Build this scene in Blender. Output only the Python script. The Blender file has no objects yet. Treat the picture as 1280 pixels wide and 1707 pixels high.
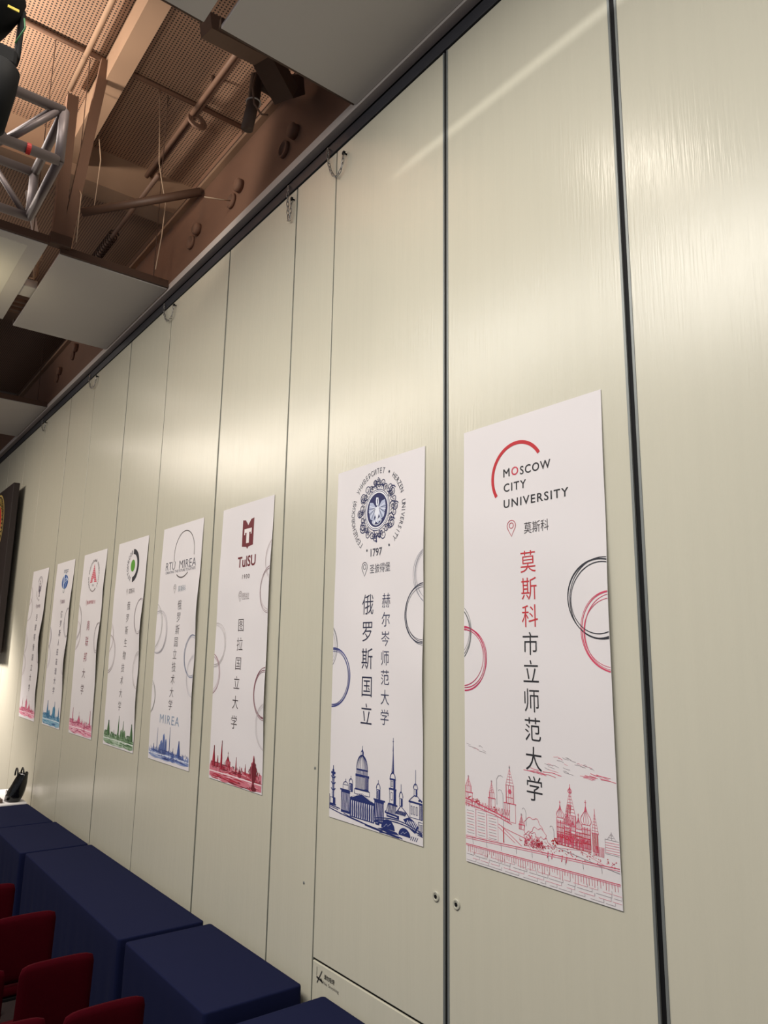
import bpy, bmesh, math, random
from mathutils import Vector, Matrix
random.seed(7)
PI = math.pi
SC = bpy.context.scene
COL = SC.collection

# ------------------------------------------------------------------ camera
cam_d = bpy.data.cameras.new('camera')
cam = bpy.data.objects.new('camera', cam_d); COL.objects.link(cam); SC.camera = cam
cam_d.sensor_fit = 'HORIZONTAL'; cam_d.sensor_width = 36; cam_d.lens = 34.51
cam_d.clip_start = 0.05; cam_d.clip_end = 200
RX = Vector((0.78949985, -0.61356598, 0.0150591))
DN = Vector((0.12924858, 0.14222323, -0.98135995))
FW = Vector((0.59998733, 0.7767299, 0.19158776))
m = Matrix((RX, -DN, -FW)).transposed().to_4x4()
m.translation = Vector((-2.76, 0, 2.75))
cam.matrix_world = m

# ------------------------------------------------------------------ world and light
W = bpy.data.worlds.new('world'); SC.world = W; W.use_nodes = True
W.node_tree.nodes['Background'].inputs[0].default_value = (0.86, 0.90, 1.0, 1)
W.node_tree.nodes['Background'].inputs[1].default_value = 0.27
SC.view_settings.view_transform = 'Standard'; SC.view_settings.look = 'None'
SC.view_settings.gamma = 1; SC.view_settings.use_curve_mapping = False
SC.view_settings.exposure = 0.0

def lamp(name, kind, loc, target, power, color, size=0.3, size_y=None, spread=None, spot=None, blend=0.5):
    l = bpy.data.lights.new(name, kind); l.energy = power; l.color = color
    if kind == 'AREA':
        l.shape = 'RECTANGLE' if size_y else 'DISK'
        l.size = size
        if size_y: l.size_y = size_y
        if spread: l.spread = math.radians(spread)
    else:
        l.shadow_soft_size = size
        if spot: l.spot_size = math.radians(spot); l.spot_blend = blend
    o = bpy.data.objects.new(name, l); COL.objects.link(o); o.location = loc
    o.rotation_euler = (Vector(target) - Vector(loc)).to_track_quat('-Z', 'Y').to_euler()
    return o
WARM = (1.0, 0.895, 0.77); NEUT = (1.0, 0.965, 0.91)
for nm, y, ly, p, c in (('hall_light', 2.6, 8.0, 455, NEUT), ('hall_light_far', 11.0, 8.0, 312, WARM)):
    o = lamp(nm, 'AREA', (-3.9, y, 6.45), (-3.9, y, 0), p, c, 1.8 if y < 5 else 1.1, ly); o.rotation_euler = (0, math.radians(-8), 0)
for i, (x, y, p) in enumerate(((-1.95, 2.84, 17), (-3.6, 3.09, 18), (-4.8, 3.29, 20), (-1.95, 13.8, 3), (-2.45, 13.2, 9), (-2.9, 12.1, 16), (-3.6, 10.2, 10))):
    lamp('house_lamp', 'AREA', (x, y, 6.55), (x + 0.5, y + (0.3 if i < 3 else -0.6), 0), p, WARM, 0.22)
# lamp above the ceiling panels: its light falls through the slit between two rows
lamp('void_lamp', 'SPOT', (-4.6, 3.2, 8.98), (-1.19, 2.6, 6.735), 430, NEUT, 0.07, spot=26, blend=0.6)
lamp('void_uplight', 'SPOT', (-3.1, 7.6, 7.95), (-2.4, 7.4, 9.2), 680, WARM, 0.15, spot=128, blend=0.6)
lamp('void_uplight_far', 'SPOT', (-2.6, 12.5, 7.2), (-1.2, 11.0, 9.0), 70, WARM, 0.2, spot=140, blend=0.8)
lamp('void_fill_near', 'SPOT', (-0.9, 6.0, 6.95), (-0.3, 7.6, 9.2), 44, WARM, 0.15, spot=95, blend=0.9)  # added fill spot, lifts the right bay of the perforated ceiling
lamp('void_fill_wall', 'SPOT', (-1.75, 5.4, 6.95), (0.2, 6.9, 7.95), 75, WARM, 0.15, spot=86, blend=0.5)  # added fill spot aimed up to brighten the brown wall beam
lamp('panel_washer', 'SPOT', (-2.1, 8.3, 5.9), (-2.0, 8.45, 6.7), 20, (1.0, 0.85, 0.55), 0.1, spot=120, blend=1.0)
lamp('far_end_fill', 'SPOT', (-1.9, 15.2, 4.6), (-0.1, 14.2, 0.7), 2000, (1.0, 0.91, 0.86), 0.25, spot=72, blend=1.0)  # added spot, no desk lamp: brightens the low far end of the wall

# ------------------------------------------------------------------ materials
def srgb(r, g, b):
    f = lambda c: (c / 255 / 12.92) if c <= 10 else ((c / 255 + 0.055) / 1.055) ** 2.4
    return (f(r), f(g), f(b), 1)
def mat(name, col, rough=0.6, metal=0.0, noise=0.0, nscale=8.0, bump=0.0, bscale=60.0, stretch=(1, 1, 1), spec=0.5, sheen=0.0, rvar=0.0):
    M = bpy.data.materials.new(name); M.use_nodes = True
    n = M.node_tree.nodes; l = M.node_tree.links; b = n['Principled BSDF']
    b.inputs['Base Color'].default_value = col; b.inputs['Roughness'].default_value = rough
    b.inputs['Metallic'].default_value = metal; b.inputs['Specular IOR Level'].default_value = spec
    if sheen: b.inputs['Sheen Weight'].default_value = sheen
    tc = n.new('ShaderNodeTexCoord'); mp = n.new('ShaderNodeMapping'); mp.inputs['Scale'].default_value = stretch
    l.new(tc.outputs['Object'], mp.inputs['Vector'])
    if noise:
        t = n.new('ShaderNodeTexNoise'); t.inputs['Scale'].default_value = nscale; t.inputs['Detail'].default_value = 4
        l.new(mp.outputs[0], t.inputs['Vector'])
        mx = n.new('ShaderNodeMix'); mx.data_type = 'RGBA'
        mx.inputs[6].default_value = tuple(c * (1 - noise) for c in col[:3]) + (1,)
        mx.inputs[7].default_value = tuple(min(1, c * (1 + noise)) for c in col[:3]) + (1,)
        l.new(t.outputs['Fac'], mx.inputs[0]); l.new(mx.outputs[2], b.inputs['Base Color'])
    if bump:
        t = n.new('ShaderNodeTexNoise'); t.inputs['Scale'].default_value = bscale; t.inputs['Detail'].default_value = 3
        l.new(mp.outputs[0], t.inputs['Vector'])
        bp = n.new('ShaderNodeBump'); bp.inputs['Strength'].default_value = bump; bp.inputs['Distance'].default_value = 0.01
        l.new(t.outputs['Fac'], bp.inputs['Height']); l.new(bp.outputs[0], b.inputs['Normal'])
    return M

M_panel = mat('cream_laminate', srgb(200, 196, 178), 0.25, 0.0, 0.03, 1.6, 0.15, 9.0, (1, 11.0, 0.45), 0.45)
M_alu = mat('aluminium_trim', srgb(126, 130, 128), 0.45, 0.3)
M_lock = mat('pale_lock_paint', srgb(178, 176, 160), 0.5)
M_gasket = mat('dark_gasket', srgb(16, 16, 18), 0.7, spec=0.2)
M_gasketgrey = mat('grey_green_gasket', srgb(96, 98, 88), 0.6)
M_rail = mat('track_dark_metal', srgb(52, 53, 60), 0.5, 0.2, 0.15, 5)
M_strip = mat('painted_strip', srgb(190, 182, 176), 0.6, 0, 0.05, 20)
M_cloud = mat('ceiling_panel_paint', srgb(196, 192, 188), 0.75, 0, 0.02, 3)
M_cloud2 = mat('ceiling_panel_inset', srgb(214, 212, 204), 0.6)
M_brown = mat('brown_painted_steel', srgb(112, 84, 68), 0.6, 0, 0.12, 4)
M_browndk = mat('dark_brown_steel', srgb(72, 50, 38), 0.6, 0, 0.15, 6)
M_bulk = mat('brown_plaster_beam', srgb(120, 88, 70), 0.75, 0, 0.10, 1.5)
M_deckbeam = mat('deck_beam_paint', srgb(140, 112, 90), 0.7, 0, 0.08, 3)
M_chrome = mat('truss_aluminium', srgb(112, 100, 98), 0.5, 0.4)
M_black = mat('black_plastic', srgb(9, 9, 10), 0.7, spec=0.2)
M_gloss = mat('black_glossy_vinyl', srgb(10, 10, 11), 0.18, 0, 0, 8, 0.5, 28)
M_wire = mat('pale_wire', srgb(190, 165, 140), 0.5)
M_paper = mat('white_poster_paper', srgb(222, 217, 218), 0.75)
M_navy = mat('navy_tablecloth', srgb(12, 18, 50), 0.9, 0, 0.06, 3, 0.08, 400, spec=0.15)
M_whitecloth = mat('white_tablecloth', srgb(225, 222, 222), 0.85)
M_red = mat('red_velvet', srgb(56, 0, 9), 0.85, 0, 0.12, 14, 0.1, 300, spec=0.06)
M_redframe = mat('chair_frame_black', srgb(16, 14, 14), 0.5, 0.0, spec=0.2)
M_steel = mat('bright_steel', srgb(170, 168, 165), 0.3, 0.9)
M_floor = mat('brown_carpet', srgb(44, 30, 28), 0.95, 0, 0.25, 12)
M_wallfar = mat('far_wall_paint', srgb(150, 138, 125), 0.8)
M_board = mat('dark_banner_cloth', srgb(34, 22, 20), 0.6)
M_gold = mat('gold_ink', srgb(196, 168, 96), 0.5)
M_redink = mat('red_ink', srgb(190, 40, 34), 0.6)
M_yellow = mat('yellow_label', srgb(190, 170, 50), 0.5)
M_green = mat('green_cable', srgb(50, 100, 60), 0.5)
M_wood = mat('brown_box_card', srgb(90, 74, 66), 0.7)

def perforated(name, col):
    M = mat(name, col, 0.7, 0, 0.06, 2.0)
    n = M.node_tree.nodes; l = M.node_tree.links; b = n['Principled BSDF']
    src = b.inputs['Base Color'].links[0].from_socket
    tc = n.new('ShaderNodeTexCoord'); sx = n.new('ShaderNodeSeparateXYZ'); l.new(tc.outputs['Object'], sx.inputs[0])
    def op(o, a, bb=None):
        q = n.new('ShaderNodeMath'); q.operation = o
        for i, v in enumerate((a, bb)):
            if v is None: continue
            if isinstance(v, (int, float)): q.inputs[i].default_value = v
            else: l.new(v, q.inputs[i])
        return q.outputs[0]
    P = 0.036
    def cell(s):
        f = op('FRACT', op('DIVIDE', s, P)); return op('POWER', op('SUBTRACT', f, 0.5), 2.0)
    r = op('ADD', cell(sx.outputs[0]), cell(sx.outputs[1]))
    hole = op('LESS_THAN', r, 0.075)
    mx = n.new('ShaderNodeMix'); mx.data_type = 'RGBA'
    l.new(hole, mx.inputs[0]); l.new(src, mx.inputs[6]); mx.inputs[7].default_value = (0.012, 0.009, 0.008, 1)
    l.new(mx.outputs[2], b.inputs['Base Color'])
    return M
M_perf = perforated('perforated_ceiling_sheet', srgb(150, 118, 96))

INKS = {}
def ink(r, g, b):
    k = (r, g, b)
    if k not in INKS: INKS[k] = mat('print_ink', srgb(r, g, b), 0.65)
    return INKS[k]

# ------------------------------------------------------------------ mesh helpers
def link(name, bm, material, parent=None, smooth=False):
    me = bpy.data.meshes.new(name)
    bm.normal_update(); bm.to_mesh(me); bm.free()
    for mm in (material if isinstance(material, (list, tuple)) else [material]): me.materials.append(mm)
    if smooth:
        for p in me.polygons: p.use_smooth = True
    o = bpy.data.objects.new(name, me); COL.objects.link(o)
    if parent is not None: o.parent = parent
    return o
def box(bm, x0, x1, y0, y1, z0, z1, bev=0.0, seg=2):
    r = bmesh.ops.create_cube(bm, size=1.0)
    vs = r['verts']
    for v in vs:
        v.co = Vector(((x0 + x1) / 2 + v.co.x * (x1 - x0), (y0 + y1) / 2 + v.co.y * (y1 - y0), (z0 + z1) / 2 + v.co.z * (z1 - z0)))
    if bev:
        es = list({e for v in vs for e in v.link_edges})
        bmesh.ops.bevel(bm, geom=es, offset=bev, segments=seg, affect='EDGES', profile=0.5)
def frame_of(d):
    d = d.normalized(); a = Vector((0, 0, 1)) if abs(d.z) < 0.9 else Vector((1, 0, 0))
    u = d.cross(a).normalized(); return u, d.cross(u).normalized()
def tube(bm, pts, r, seg=10, closed=False, rad=None):
    pts = [Vector(p) for p in pts]; n = len(pts); rings = []
    for i, p in enumerate(pts):
        if closed: d = pts[(i + 1) % n] - pts[i - 1]
        else: d = pts[min(i + 1, n - 1)] - pts[max(i - 1, 0)]
        d = d.normalized()
        if i == 0: u, w = frame_of(d)
        else:
            u = (u - d * u.dot(d)).normalized(); w = d.cross(u)
        rr = rad[i] if rad else r
        rings.append([bm.verts.new(p + (u * math.cos(2 * PI * k / seg) + w * math.sin(2 * PI * k / seg)) * rr) for k in range(seg)])
    for i in range(n if closed else n - 1):
        A, B = rings[i], rings[(i + 1) % n]
        for k in range(seg):
            bm.faces.new((A[k], A[(k + 1) % seg], B[(k + 1) % seg], B[k]))
    if not closed:
        bm.faces.new(rings[0][::-1]); bm.faces.new(rings[-1])
def bar(bm, p, q, w, h, up=None):
    p = Vector(p); q = Vector(q); d = (q - p).normalized()
    if up is None: u, v = frame_of(d)
    else:
        u = d.cross(Vector(up)).normalized(); v = u.cross(d)
    A = [bm.verts.new(p + u * sx * w / 2 + v * sy * h / 2) for sx, sy in ((-1, -1), (1, -1), (1, 1), (-1, 1))]
    B = [bm.verts.new(q + u * sx * w / 2 + v * sy * h / 2) for sx, sy in ((-1, -1), (1, -1), (1, 1), (-1, 1))]
    for i in range(4): bm.faces.new((A[i], A[(i + 1) % 4], B[(i + 1) % 4], B[i]))
    bm.faces.new(A[::-1]); bm.faces.new(B)
def lathe(bm, prof, origin, axis, seg=24):
    axis = Vector(axis).normalized(); u, w = frame_of(axis); o = Vector(origin); rings = []
    for r, h in prof:
        rings.append([bm.verts.new(o + axis * h + (u * math.cos(2 * PI * k / seg) + w * math.sin(2 * PI * k / seg)) * max(r, 1e-4)) for k in range(seg)])
    for A, B in zip(rings, rings[1:]):
        for k in range(seg): bm.faces.new((A[k], A[(k + 1) % seg], B[(k + 1) % seg], B[k]))
    bm.faces.new(rings[0][::-1]); bm.faces.new(rings[-1])
def NB(): return bmesh.new()
def fixn(bm): bmesh.ops.recalc_face_normals(bm, faces=bm.faces[:])
def thing(name, label, cat, loc, group=None):
    o = bpy.data.objects.new(name, None); COL.objects.link(o); o.location = loc; o.empty_display_size = 0.1
    return tag(o, label, cat, group)
def tag(o, label, cat, group=None):
    o['label'] = label; o['category'] = cat
    if group: o['group'] = group
    return o
def struct(name, bm, material):
    o = link(name, bm, material); o['kind'] = 'structure'; return o
def child(name, bm, material, parent, smooth=False):
    """bm is in world metres: shift it into the thing's own frame"""
    fixn(bm)
    bmesh.ops.translate(bm, verts=bm.verts[:], vec=-Vector(parent.location) - (Vector(parent.parent.location) if parent.parent else Vector()))
    return link(name, bm, material, parent, smooth)
def solo(name, bm, material, label, cat, loc, group=None, smooth=False):
    fixn(bm)
    bmesh.ops.translate(bm, verts=bm.verts[:], vec=-Vector(loc))
    o = link(name, bm, material, None, smooth); o.location = loc
    return tag(o, label, cat, group)

# ------------------------------------------------------------------ the setting
bm = NB(); box(bm, -12, 1.0, -4, 20.2, -0.1, 0.0); struct('floor', bm, M_floor)
bm = NB(); box(bm, -12, 1.6, 0.0, 9.09, 9.2, 9.3); box(bm, -12, 1.6, 9.45, 20.2, 9.2, 9.3); struct('ceiling', bm, M_perf)
bm = NB(); box(bm, -12, 1.0, 20.0, 20.2, 0, 9.2); struct('wall_back', bm, M_wallfar)
bm = NB(); box(bm, 0.0, 0.30, -1.0, 20.0, 6.78, 7.60); struct('wall_right', bm, M_bulk)
bm = NB(); box(bm, 0.75, 0.9, -1.0, 20.0, 7.4, 9.2); struct('wall_right_upper', bm, M_bulk)
bm = NB(); box(bm, -12, 1.6, 9.09, 9.45, 8.70, 9.32); struct('trim_1', bm, M_deckbeam)
bm = NB(); box(bm, -0.95, -0.75, 0.0, 9.09, 8.86, 9.2); struct('trim_2', bm, M_deckbeam)
bm = NB(); box(bm, -12, 1.6, 13.6, 14.0, 8.60, 9.2); struct('trim_3', bm, M_deckbeam)

# ------------------------------------------------------------------ folding wall
seams = [0.570, 1.788, 3.003, 4.234, 4.816, 6.058, 7.480, 8.785, 10.22, 11.43, 12.95, 14.30, 15.70, 17.1, 18.5]
gaps = [0.02, 0.026, 0.020, 0.014, 0.020, 0.030, 0.018, 0.032, 0.018, 0.030, 0.016, 0.018, 0.012, 0.016, 0.012]
behind = {0: 'cream folding wall panel, bare, nearest to the camera at the right edge',
          1: 'cream folding wall panel behind the poster with the red arc logo',
          2: 'cream folding wall panel with no smoking sign behind the blue crest poster',
          3: 'narrow bare cream folding wall panel left of the blue crest poster',
          4: 'cream folding wall panel behind the poster with the dark red book logo',
          5: 'cream folding wall panel behind the poster with the thin ring logo',
          6: 'cream folding wall panel behind the poster with the green dot logo',
          7: 'cream folding wall panel behind the poster with the pink striped triangle',
          8: 'cream folding wall panel behind the poster with the blue globe emblem',
          9: 'cream folding wall panel behind the farthest poster with grey crest',
          10: 'bare cream folding wall panel between the farthest poster and the dark banner',
          11: 'cream folding wall panel behind the dark banner and below it',
          12: 'last cream folding wall panel, showing above the dark banner at the far left edge'}
ZT, ZB = 6.555, 0.03
for i in range(13):
    y0 = seams[i] + gaps[i] / 2; y1 = seams[i + 1] - gaps[i + 1] / 2
    t = thing('partition_panel', behind[i], 'wall panel', (0.05, (y0 + y1) / 2, 0.0), 'folding wall panels')
    if i == 2:
        bm = NB(); box(bm, 0, 0.1, y0, y1, 0.902, ZT, 0.003); child('face_sheet', bm, M_panel, t)
        bm = NB(); box(bm, 0, 0.1, y0, y1, ZB, 0.886, 0.003); child('kick_panel', bm, M_panel, t)
        bm = NB(); box(bm, 0.012, 0.09, y0 + 0.01, y1 - 0.01, 0.886, 0.902); child('reveal_strip', bm, M_gasket, t)
    else:
        bm = NB(); box(bm, 0, 0.1, y0, y1, ZB, ZT, 0.003); child('face_sheet', bm, M_panel, t)
    bm = NB(); box(bm, 0.004, 0.07, y1 + 0.0005, y1 + gaps[i + 1] - 0.0005, ZB, ZT)
    child('gasket', bm, M_gasket if i in (0, 1) else M_gasketgrey, t)
    if i in (0, 1, 2):
        for yy, s in ((y0, 1), (y1, -1)):
            if (i == 0 and s == 1) or (i == 2 and s == -1): continue
            bm = NB(); a, b = sorted((yy, yy + s * 0.013)); box(bm, -0.003, 0.004, a, b, ZB, ZT, 0.001); child('edge_trim', bm, M_alu, t)
    for kp, ky in ((2, 3.081), (1, 2.927)):
        if kp == i:
            bm = NB(); lathe(bm, [(0.026, 0), (0.026, 0.003), (0.023, 0.006), (0.016, 0.0062), (0.014, 0.004)], (0, ky, 1.53), (-1, 0, 0), 28)
            k = child('lock_ring', bm, M_lock, t)
            bm = NB(); lathe(bm, [(0.0095, 0.0035), (0.0095, 0.0066), (0.001, 0.007)], (0, ky, 1.53), (-1, 0, 0), 20); child('lock_cylinder', bm, M_gasket, t)
    if i in (2, 3, 5, 7, 9):
        pass

# small fixing pins on the panel faces
for y, z in ((4.27, 2.02), (4.36, 1.30)):
    bm = NB(); lathe(bm, [(0.009, 0), (0.009, 0.003), (0.004, 0.005)], (0, y, z), (-1, 0, 0), 12)
    solo('screw_head', bm, M_alu, 'small screw head on the narrow bare panel, ' + ('upper one' if z > 1.8 else 'lower one'), 'screw', (0, y, z), 'screws on the narrow panel')

# track over the panels
t = thing('ceiling_track', 'long dark metal track along the top of the folding wall', 'track', (0, 9.5, 6.55))
bm = NB(); box(bm, -0.012, 0.10, -1.0, 20.0, 6.562, 6.655, 0.002); child('rail', bm, M_rail, t)
bm = NB(); box(bm, 0.03, 0.10, -1.0, 20.0, 6.655, 6.74); child('shadow_gap', bm, M_gasket, t)
bm = NB(); box(bm, -0.060, 0.010, -1.0, 20.0, 6.700, 6.775, 0.002); child('edge_strip', bm, M_strip, t)

# safety chains
def link_bm(bm, c, d, flip, L=0.026, w=0.0095, r=0.0036):
    d = Vector(d).normalized(); n = Vector((1, 0, 0)); s = d.cross(n)
    if s.length < 1e-3: s = Vector((0, 1, 0))
    s.normalize(); side = s if not flip else (s * 0.25 + n * 0.97).normalized()
    pts = []
    for k in range(12):
        a = 2 * PI * k / 12
        pts.append(Vector(c) + side * math.cos(a) * w + d * (math.sin(a) * w + (L - w) * (1 if math.sin(a) > 0 else -1) * min(1, abs(math.sin(a)) * 1.6)))
    tube(bm, pts, r, 6, closed=True)
def chain(yA, zA, yB, zB, zlow, lab, x=-0.03, n=11):
    t = thing('safety_chain', lab, 'chain', (x, (yA + yB) / 2, zlow), 'safety chains on the folding wall')
    bm = NB(); tube(bm, [(0.0, yA, zA + 0.02), (-0.02, yA, zA + 0.02), (-0.032, yA, zA)], 0.005, 8); child('hook', bm, M_steel, t)
    bm = NB(); lathe(bm, [(0.006, 0), (0.006, 0.02), (0.016, 0.021), (0.016, 0.034)], (0.0, yB, zB), (-1, 0, 0), 12); child('eye_bolt', bm, M_gasket, t)
    P = []
    N = 200
    for k in range(N + 1):
        s = k / N; y = yA + (yB - yA) * s
        c = 4 * s * (1 - s); c = c ** 0.55
        z = zA + (zB - zA) * s - c * ((zA + zB) / 2 - zlow)
        P.append(Vector((x, y, z)))
    acc = [0]
    for k in range(N): acc.append(acc[-1] + (P[k + 1] - P[k]).length)
    n = max(8, int(acc[-1] / 0.040))
    for j in range(n):
        target = acc[-1] * (j + 0.5) / n
        k = next(q for q in range(N) if acc[q + 1] >= target)
        bm = NB(); link_bm(bm, P[k], P[k + 1] - P[k], j % 2); child('chain_link', bm, M_steel, t, True)
chain(4.318, 6.60, 4.10, 6.455, 6.32, 'short steel chain in an open loop, nearest one, above the blue crest poster')
chain(4.925, 6.60, 4.86, 6.47, 6.29, 'short steel chain hanging in a narrow doubled strand over the narrow panel')
chain(7.66, 6.60, 7.36, 6.49, 6.36, 'short steel chain loop above the poster with the dark red book logo, left of it')
chain(10.45, 6.60, 10.10, 6.49, 6.37, 'short steel chain loop above the poster with the pink striped triangle')
chain(13.1, 6.60, 12.85, 6.50, 6.39, 'short steel chain loop farthest along the track, left of the grey crest poster')

# ------------------------------------------------------------------ posters
ZP = 1.751; PH = 2.222
_cache = {}
def glyphs(s, off=0.0, spacing=1.0):
    k = (s, off, spacing)
    if k in _cache: return _cache[k]
    c = bpy.data.curves.new('lettering', 'FONT'); c.body = s; c.offset = off; c.space_character = spacing; c.resolution_u = 3
    o = bpy.data.objects.new('lettering', c); COL.objects.link(o)
    dg = bpy.context.evaluated_depsgraph_get(); dg.update()
    me = bpy.data.meshes.new_from_object(o.evaluated_get(dg))
    V = [Vector((v.co.x, v.co.y)) for v in me.vertices]; F = [tuple(p.vertices) for p in me.polygons]
    bpy.data.objects.remove(o); bpy.data.curves.remove(c); bpy.data.meshes.remove(me)
    _cache[k] = (V, F); return V, F

class Poster:
    def __init__(s, name_label, y_left, width, curl, rip, seed, tilt=0.0):
        s.W = width; s.y = y_left; s.curl = curl; s.rip = rip; s.ph = seed
        s.tilt = tilt
        s.t = thing('poster', name_label, 'poster', (0.0, y_left - width / 2, ZP), 'paper posters taped to the folding wall')
    def w(s, a, b):
        W = s.W
        e = math.exp(-((W - a) / (0.16 * W)) ** 2); f = max(0, math.sin(PI * min(1, max(0, b / PH)))) ** 1.3
        e2 = math.exp(-(a / (0.10 * W)) ** 2)
        r = 0.5 + 0.5 * math.sin(a * 6.1 + b * 3.3 + s.ph) * math.sin(b * 5.2 - a * 2.4 + 1.7 * s.ph)
        r2 = 0.5 + 0.5 * math.sin(b * 11 + 3 * s.ph + a * 5)
        fade = min(1, max(0, (PH - b) / 0.5)) * min(1, 0.25 + b / 0.4)
        return 0.004 + s.curl * e * f * (0.75 + 0.25 * math.sin(b * 7 + s.ph)) + s.curl * 0.35 * e2 * f + s.rip * (r * 0.75 + r2 * 0.25) * fade
    def pt(s, a, b, lay=0.0):
        y = s.y - a + s.tilt * (b - PH / 2); z = ZP + b - s.tilt * (a - s.W / 2)
        return Vector((-(s.w(a, b) + lay), y, z)) - Vector(s.t.location)
    def paper(s):
        bm = NB(); nx, ny = 36, 72
        G = []
        for lay in (0.0, 0.0006):
            g = [[bm.verts.new(s.pt(s.W * i / nx, PH * j / ny, lay - 0.0006)) for i in range(nx + 1)] for j in range(ny + 1)]
            G.append(g)
            for j in range(ny):
                for i in range(nx):
                    q = (g[j][i], g[j][i + 1], g[j + 1][i + 1], g[j + 1][i])
                    bm.faces.new(q if lay else q[::-1])
        A, B = G
        ed = [(j, 0, j + 1, 0) for j in range(ny)] + [(j, nx, j + 1, nx) for j in range(ny)] + [(0, i, 0, i + 1) for i in range(nx)] + [(ny, i, ny, i + 1) for i in range(nx)]
        for j, i, j2, i2 in ed: bm.faces.new([bm.verts.new(v.co) for v in (A[j][i], A[j2][i2], B[j2][i2], B[j][i])])
        fixn(bm)
        o = link('paper_sheet', bm, M_paper, s.t, True)
    def ink(s): return Ink(s)

class Ink:
    def __init__(s, P): s.P = P; s.bm = NB(); s.mats = []; s.lay = s.bm.verts.layers.float.new('lay')
    def mi(s, c):
        M = ink(*c)
        if M not in s.mats: s.mats.append(M)
        return s.mats.index(M)
    def face(s, pts, c, lay=1):
        try:
            vs = [s.bm.verts.new((p[0], p[1], 0)) for p in pts]
            for v in vs: v[s.lay] = lay
            f = s.bm.faces.new(vs); f.material_index = s.mi(c)
        except ValueError: pass
    def fill(s, pts, c, lay=1): s.face(pts, c, lay)
    def stroke(s, pts, w, c, lay=2, closed=False):
        pts = [Vector(p) for p in pts]
        if closed: pts = pts + [pts[0]]
        L = []
        n = len(pts)
        for i, p in enumerate(pts):
            d0 = (pts[i] - pts[i - 1]) if i > 0 else (pts[n - 1] - pts[n - 2] if closed else pts[1] - pts[0])
            d1 = (pts[i + 1] - pts[i]) if i < n - 1 else (pts[1] - pts[0] if closed else pts[i] - pts[i - 1])
            d = d0.normalized() + d1.normalized()
            if d.length < 1e-6: d = d1
            d.normalize(); nn = Vector((-d.y, d.x))
            ww = w(i / (n - 1)) if callable(w) else w
            L.append((p + nn * ww / 2, p - nn * ww / 2))
        for (a, b), (a2, b2) in zip(L, L[1:]):
            s.face((a, b, b2, a2), c, lay)
    def arc(s, cx, cy, rx, ry, a0, a1, w, c, lay=2, n=40):
        s.stroke([(cx + rx * math.cos(math.radians(a0 + (a1 - a0) * k / n)), cy + ry * math.sin(math.radians(a0 + (a1 - a0) * k / n))) for k in range(n + 1)], w, c, lay)
    def disc(s, cx, cy, rx, ry, c, lay=1, n=40):
        s.fill([(cx + rx * math.cos(2 * PI * k / n), cy + ry * math.sin(2 * PI * k / n)) for k in range(n)], c, lay)
    def text(s, st, a, b, c, h=None, w=None, em=None, rot=0.0, off=0.0, spacing=1.0, anchor='c', lay=2, sx=1.0, shear=0.0):
        V, F = glyphs(st, off, spacing)
        x0 = min(v.x for v in V); x1 = max(v.x for v in V); y0 = min(v.y for v in V); y1 = max(v.y for v in V)
        if em:
            k = em; kx = em * sx; cx = (x0 + x1) / 2; cy = 0.37 if len(st) == 1 else (y0 + y1) / 2
        else:
            k = h / (y1 - y0); kx = k if w is None else w / (x1 - x0); kx *= sx; cx = (x0 + x1) / 2; cy = (y0 + y1) / 2
        if anchor == 'l': cx = x0
        cr, sr = math.cos(rot), math.sin(rot)
        nv = []
        for v in V:
            x = (v.x - cx) * kx; y = (v.y - cy) * k; x += y * shear
            q = s.bm.verts.new((a + x * cr - y * sr, b + x * sr + y * cr, 0)); q[s.lay] = lay; nv.append(q)
        mi = s.mi(c)
        for f in F:
            try: g = s.bm.faces.new([nv[i] for i in f]); g.material_index = mi
            except ValueError: pass
    def ring_text(s, st, cx, cy, r, a_start, step, em, c, flip=False, off=0.0, sx=1.0):
        a = a_start
        for ch in st:
            if ch != ' ':
                th = math.radians(a)
                s.text(ch, cx + r * math.cos(th), cy + r * math.sin(th), c, em=em, rot=th - PI / 2 if not flip else th + PI / 2, off=off, sx=sx)
            a += step if ch not in 'I ' else step * 0.72
        return a
    def build(s, name, label=None, clip=True):
        bm = s.bm; P = s.P
        if clip:
            for co, no in (((0.002, 0, 0), (-1, 0, 0)), ((P.W - 0.002, 0, 0), (1, 0, 0)), ((0, 0.002, 0), (0, -1, 0))):
                bmesh.ops.bisect_plane(bm, geom=bm.verts[:] + bm.edges[:] + bm.faces[:], plane_co=co, plane_no=no, clear_outer=True)
        st = 0.05
        xs = [v.co.x for v in bm.verts]; ys = [v.co.y for v in bm.verts]
        if not xs: return
        bmesh.ops.triangulate(bm, faces=[f for f in bm.faces if len(f.verts) > 3])
        for k in range(int(min(xs) / st), int(max(xs) / st) + 2):
            bmesh.ops.bisect_plane(bm, geom=bm.verts[:] + bm.edges[:] + bm.faces[:], plane_co=(k * st, 0, 0), plane_no=(1, 0, 0))
        for k in range(int(min(ys) / st), int(max(ys) / st) + 2):
            bmesh.ops.bisect_plane(bm, geom=bm.verts[:] + bm.edges[:] + bm.faces[:], plane_co=(0, k * st, 0), plane_no=(0, 1, 0))
        for f in bm.faces:
            f.normal_update()
            if f.normal.z < 0: f.normal_flip()
        for v in bm.verts: v.co = P.pt(v.co.x, v.co.y, 0.0004 + 0.00035 * max(1, round(v[s.lay])))
        me = bpy.data.meshes.new(name); bm.to_mesh(me); bm.free()
        for mm in s.mats: me.materials.append(mm)
        o = bpy.data.objects.new(name, me); COL.objects.link(o); o.parent = P.t
        if label: o['label'] = label
        return o

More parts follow.
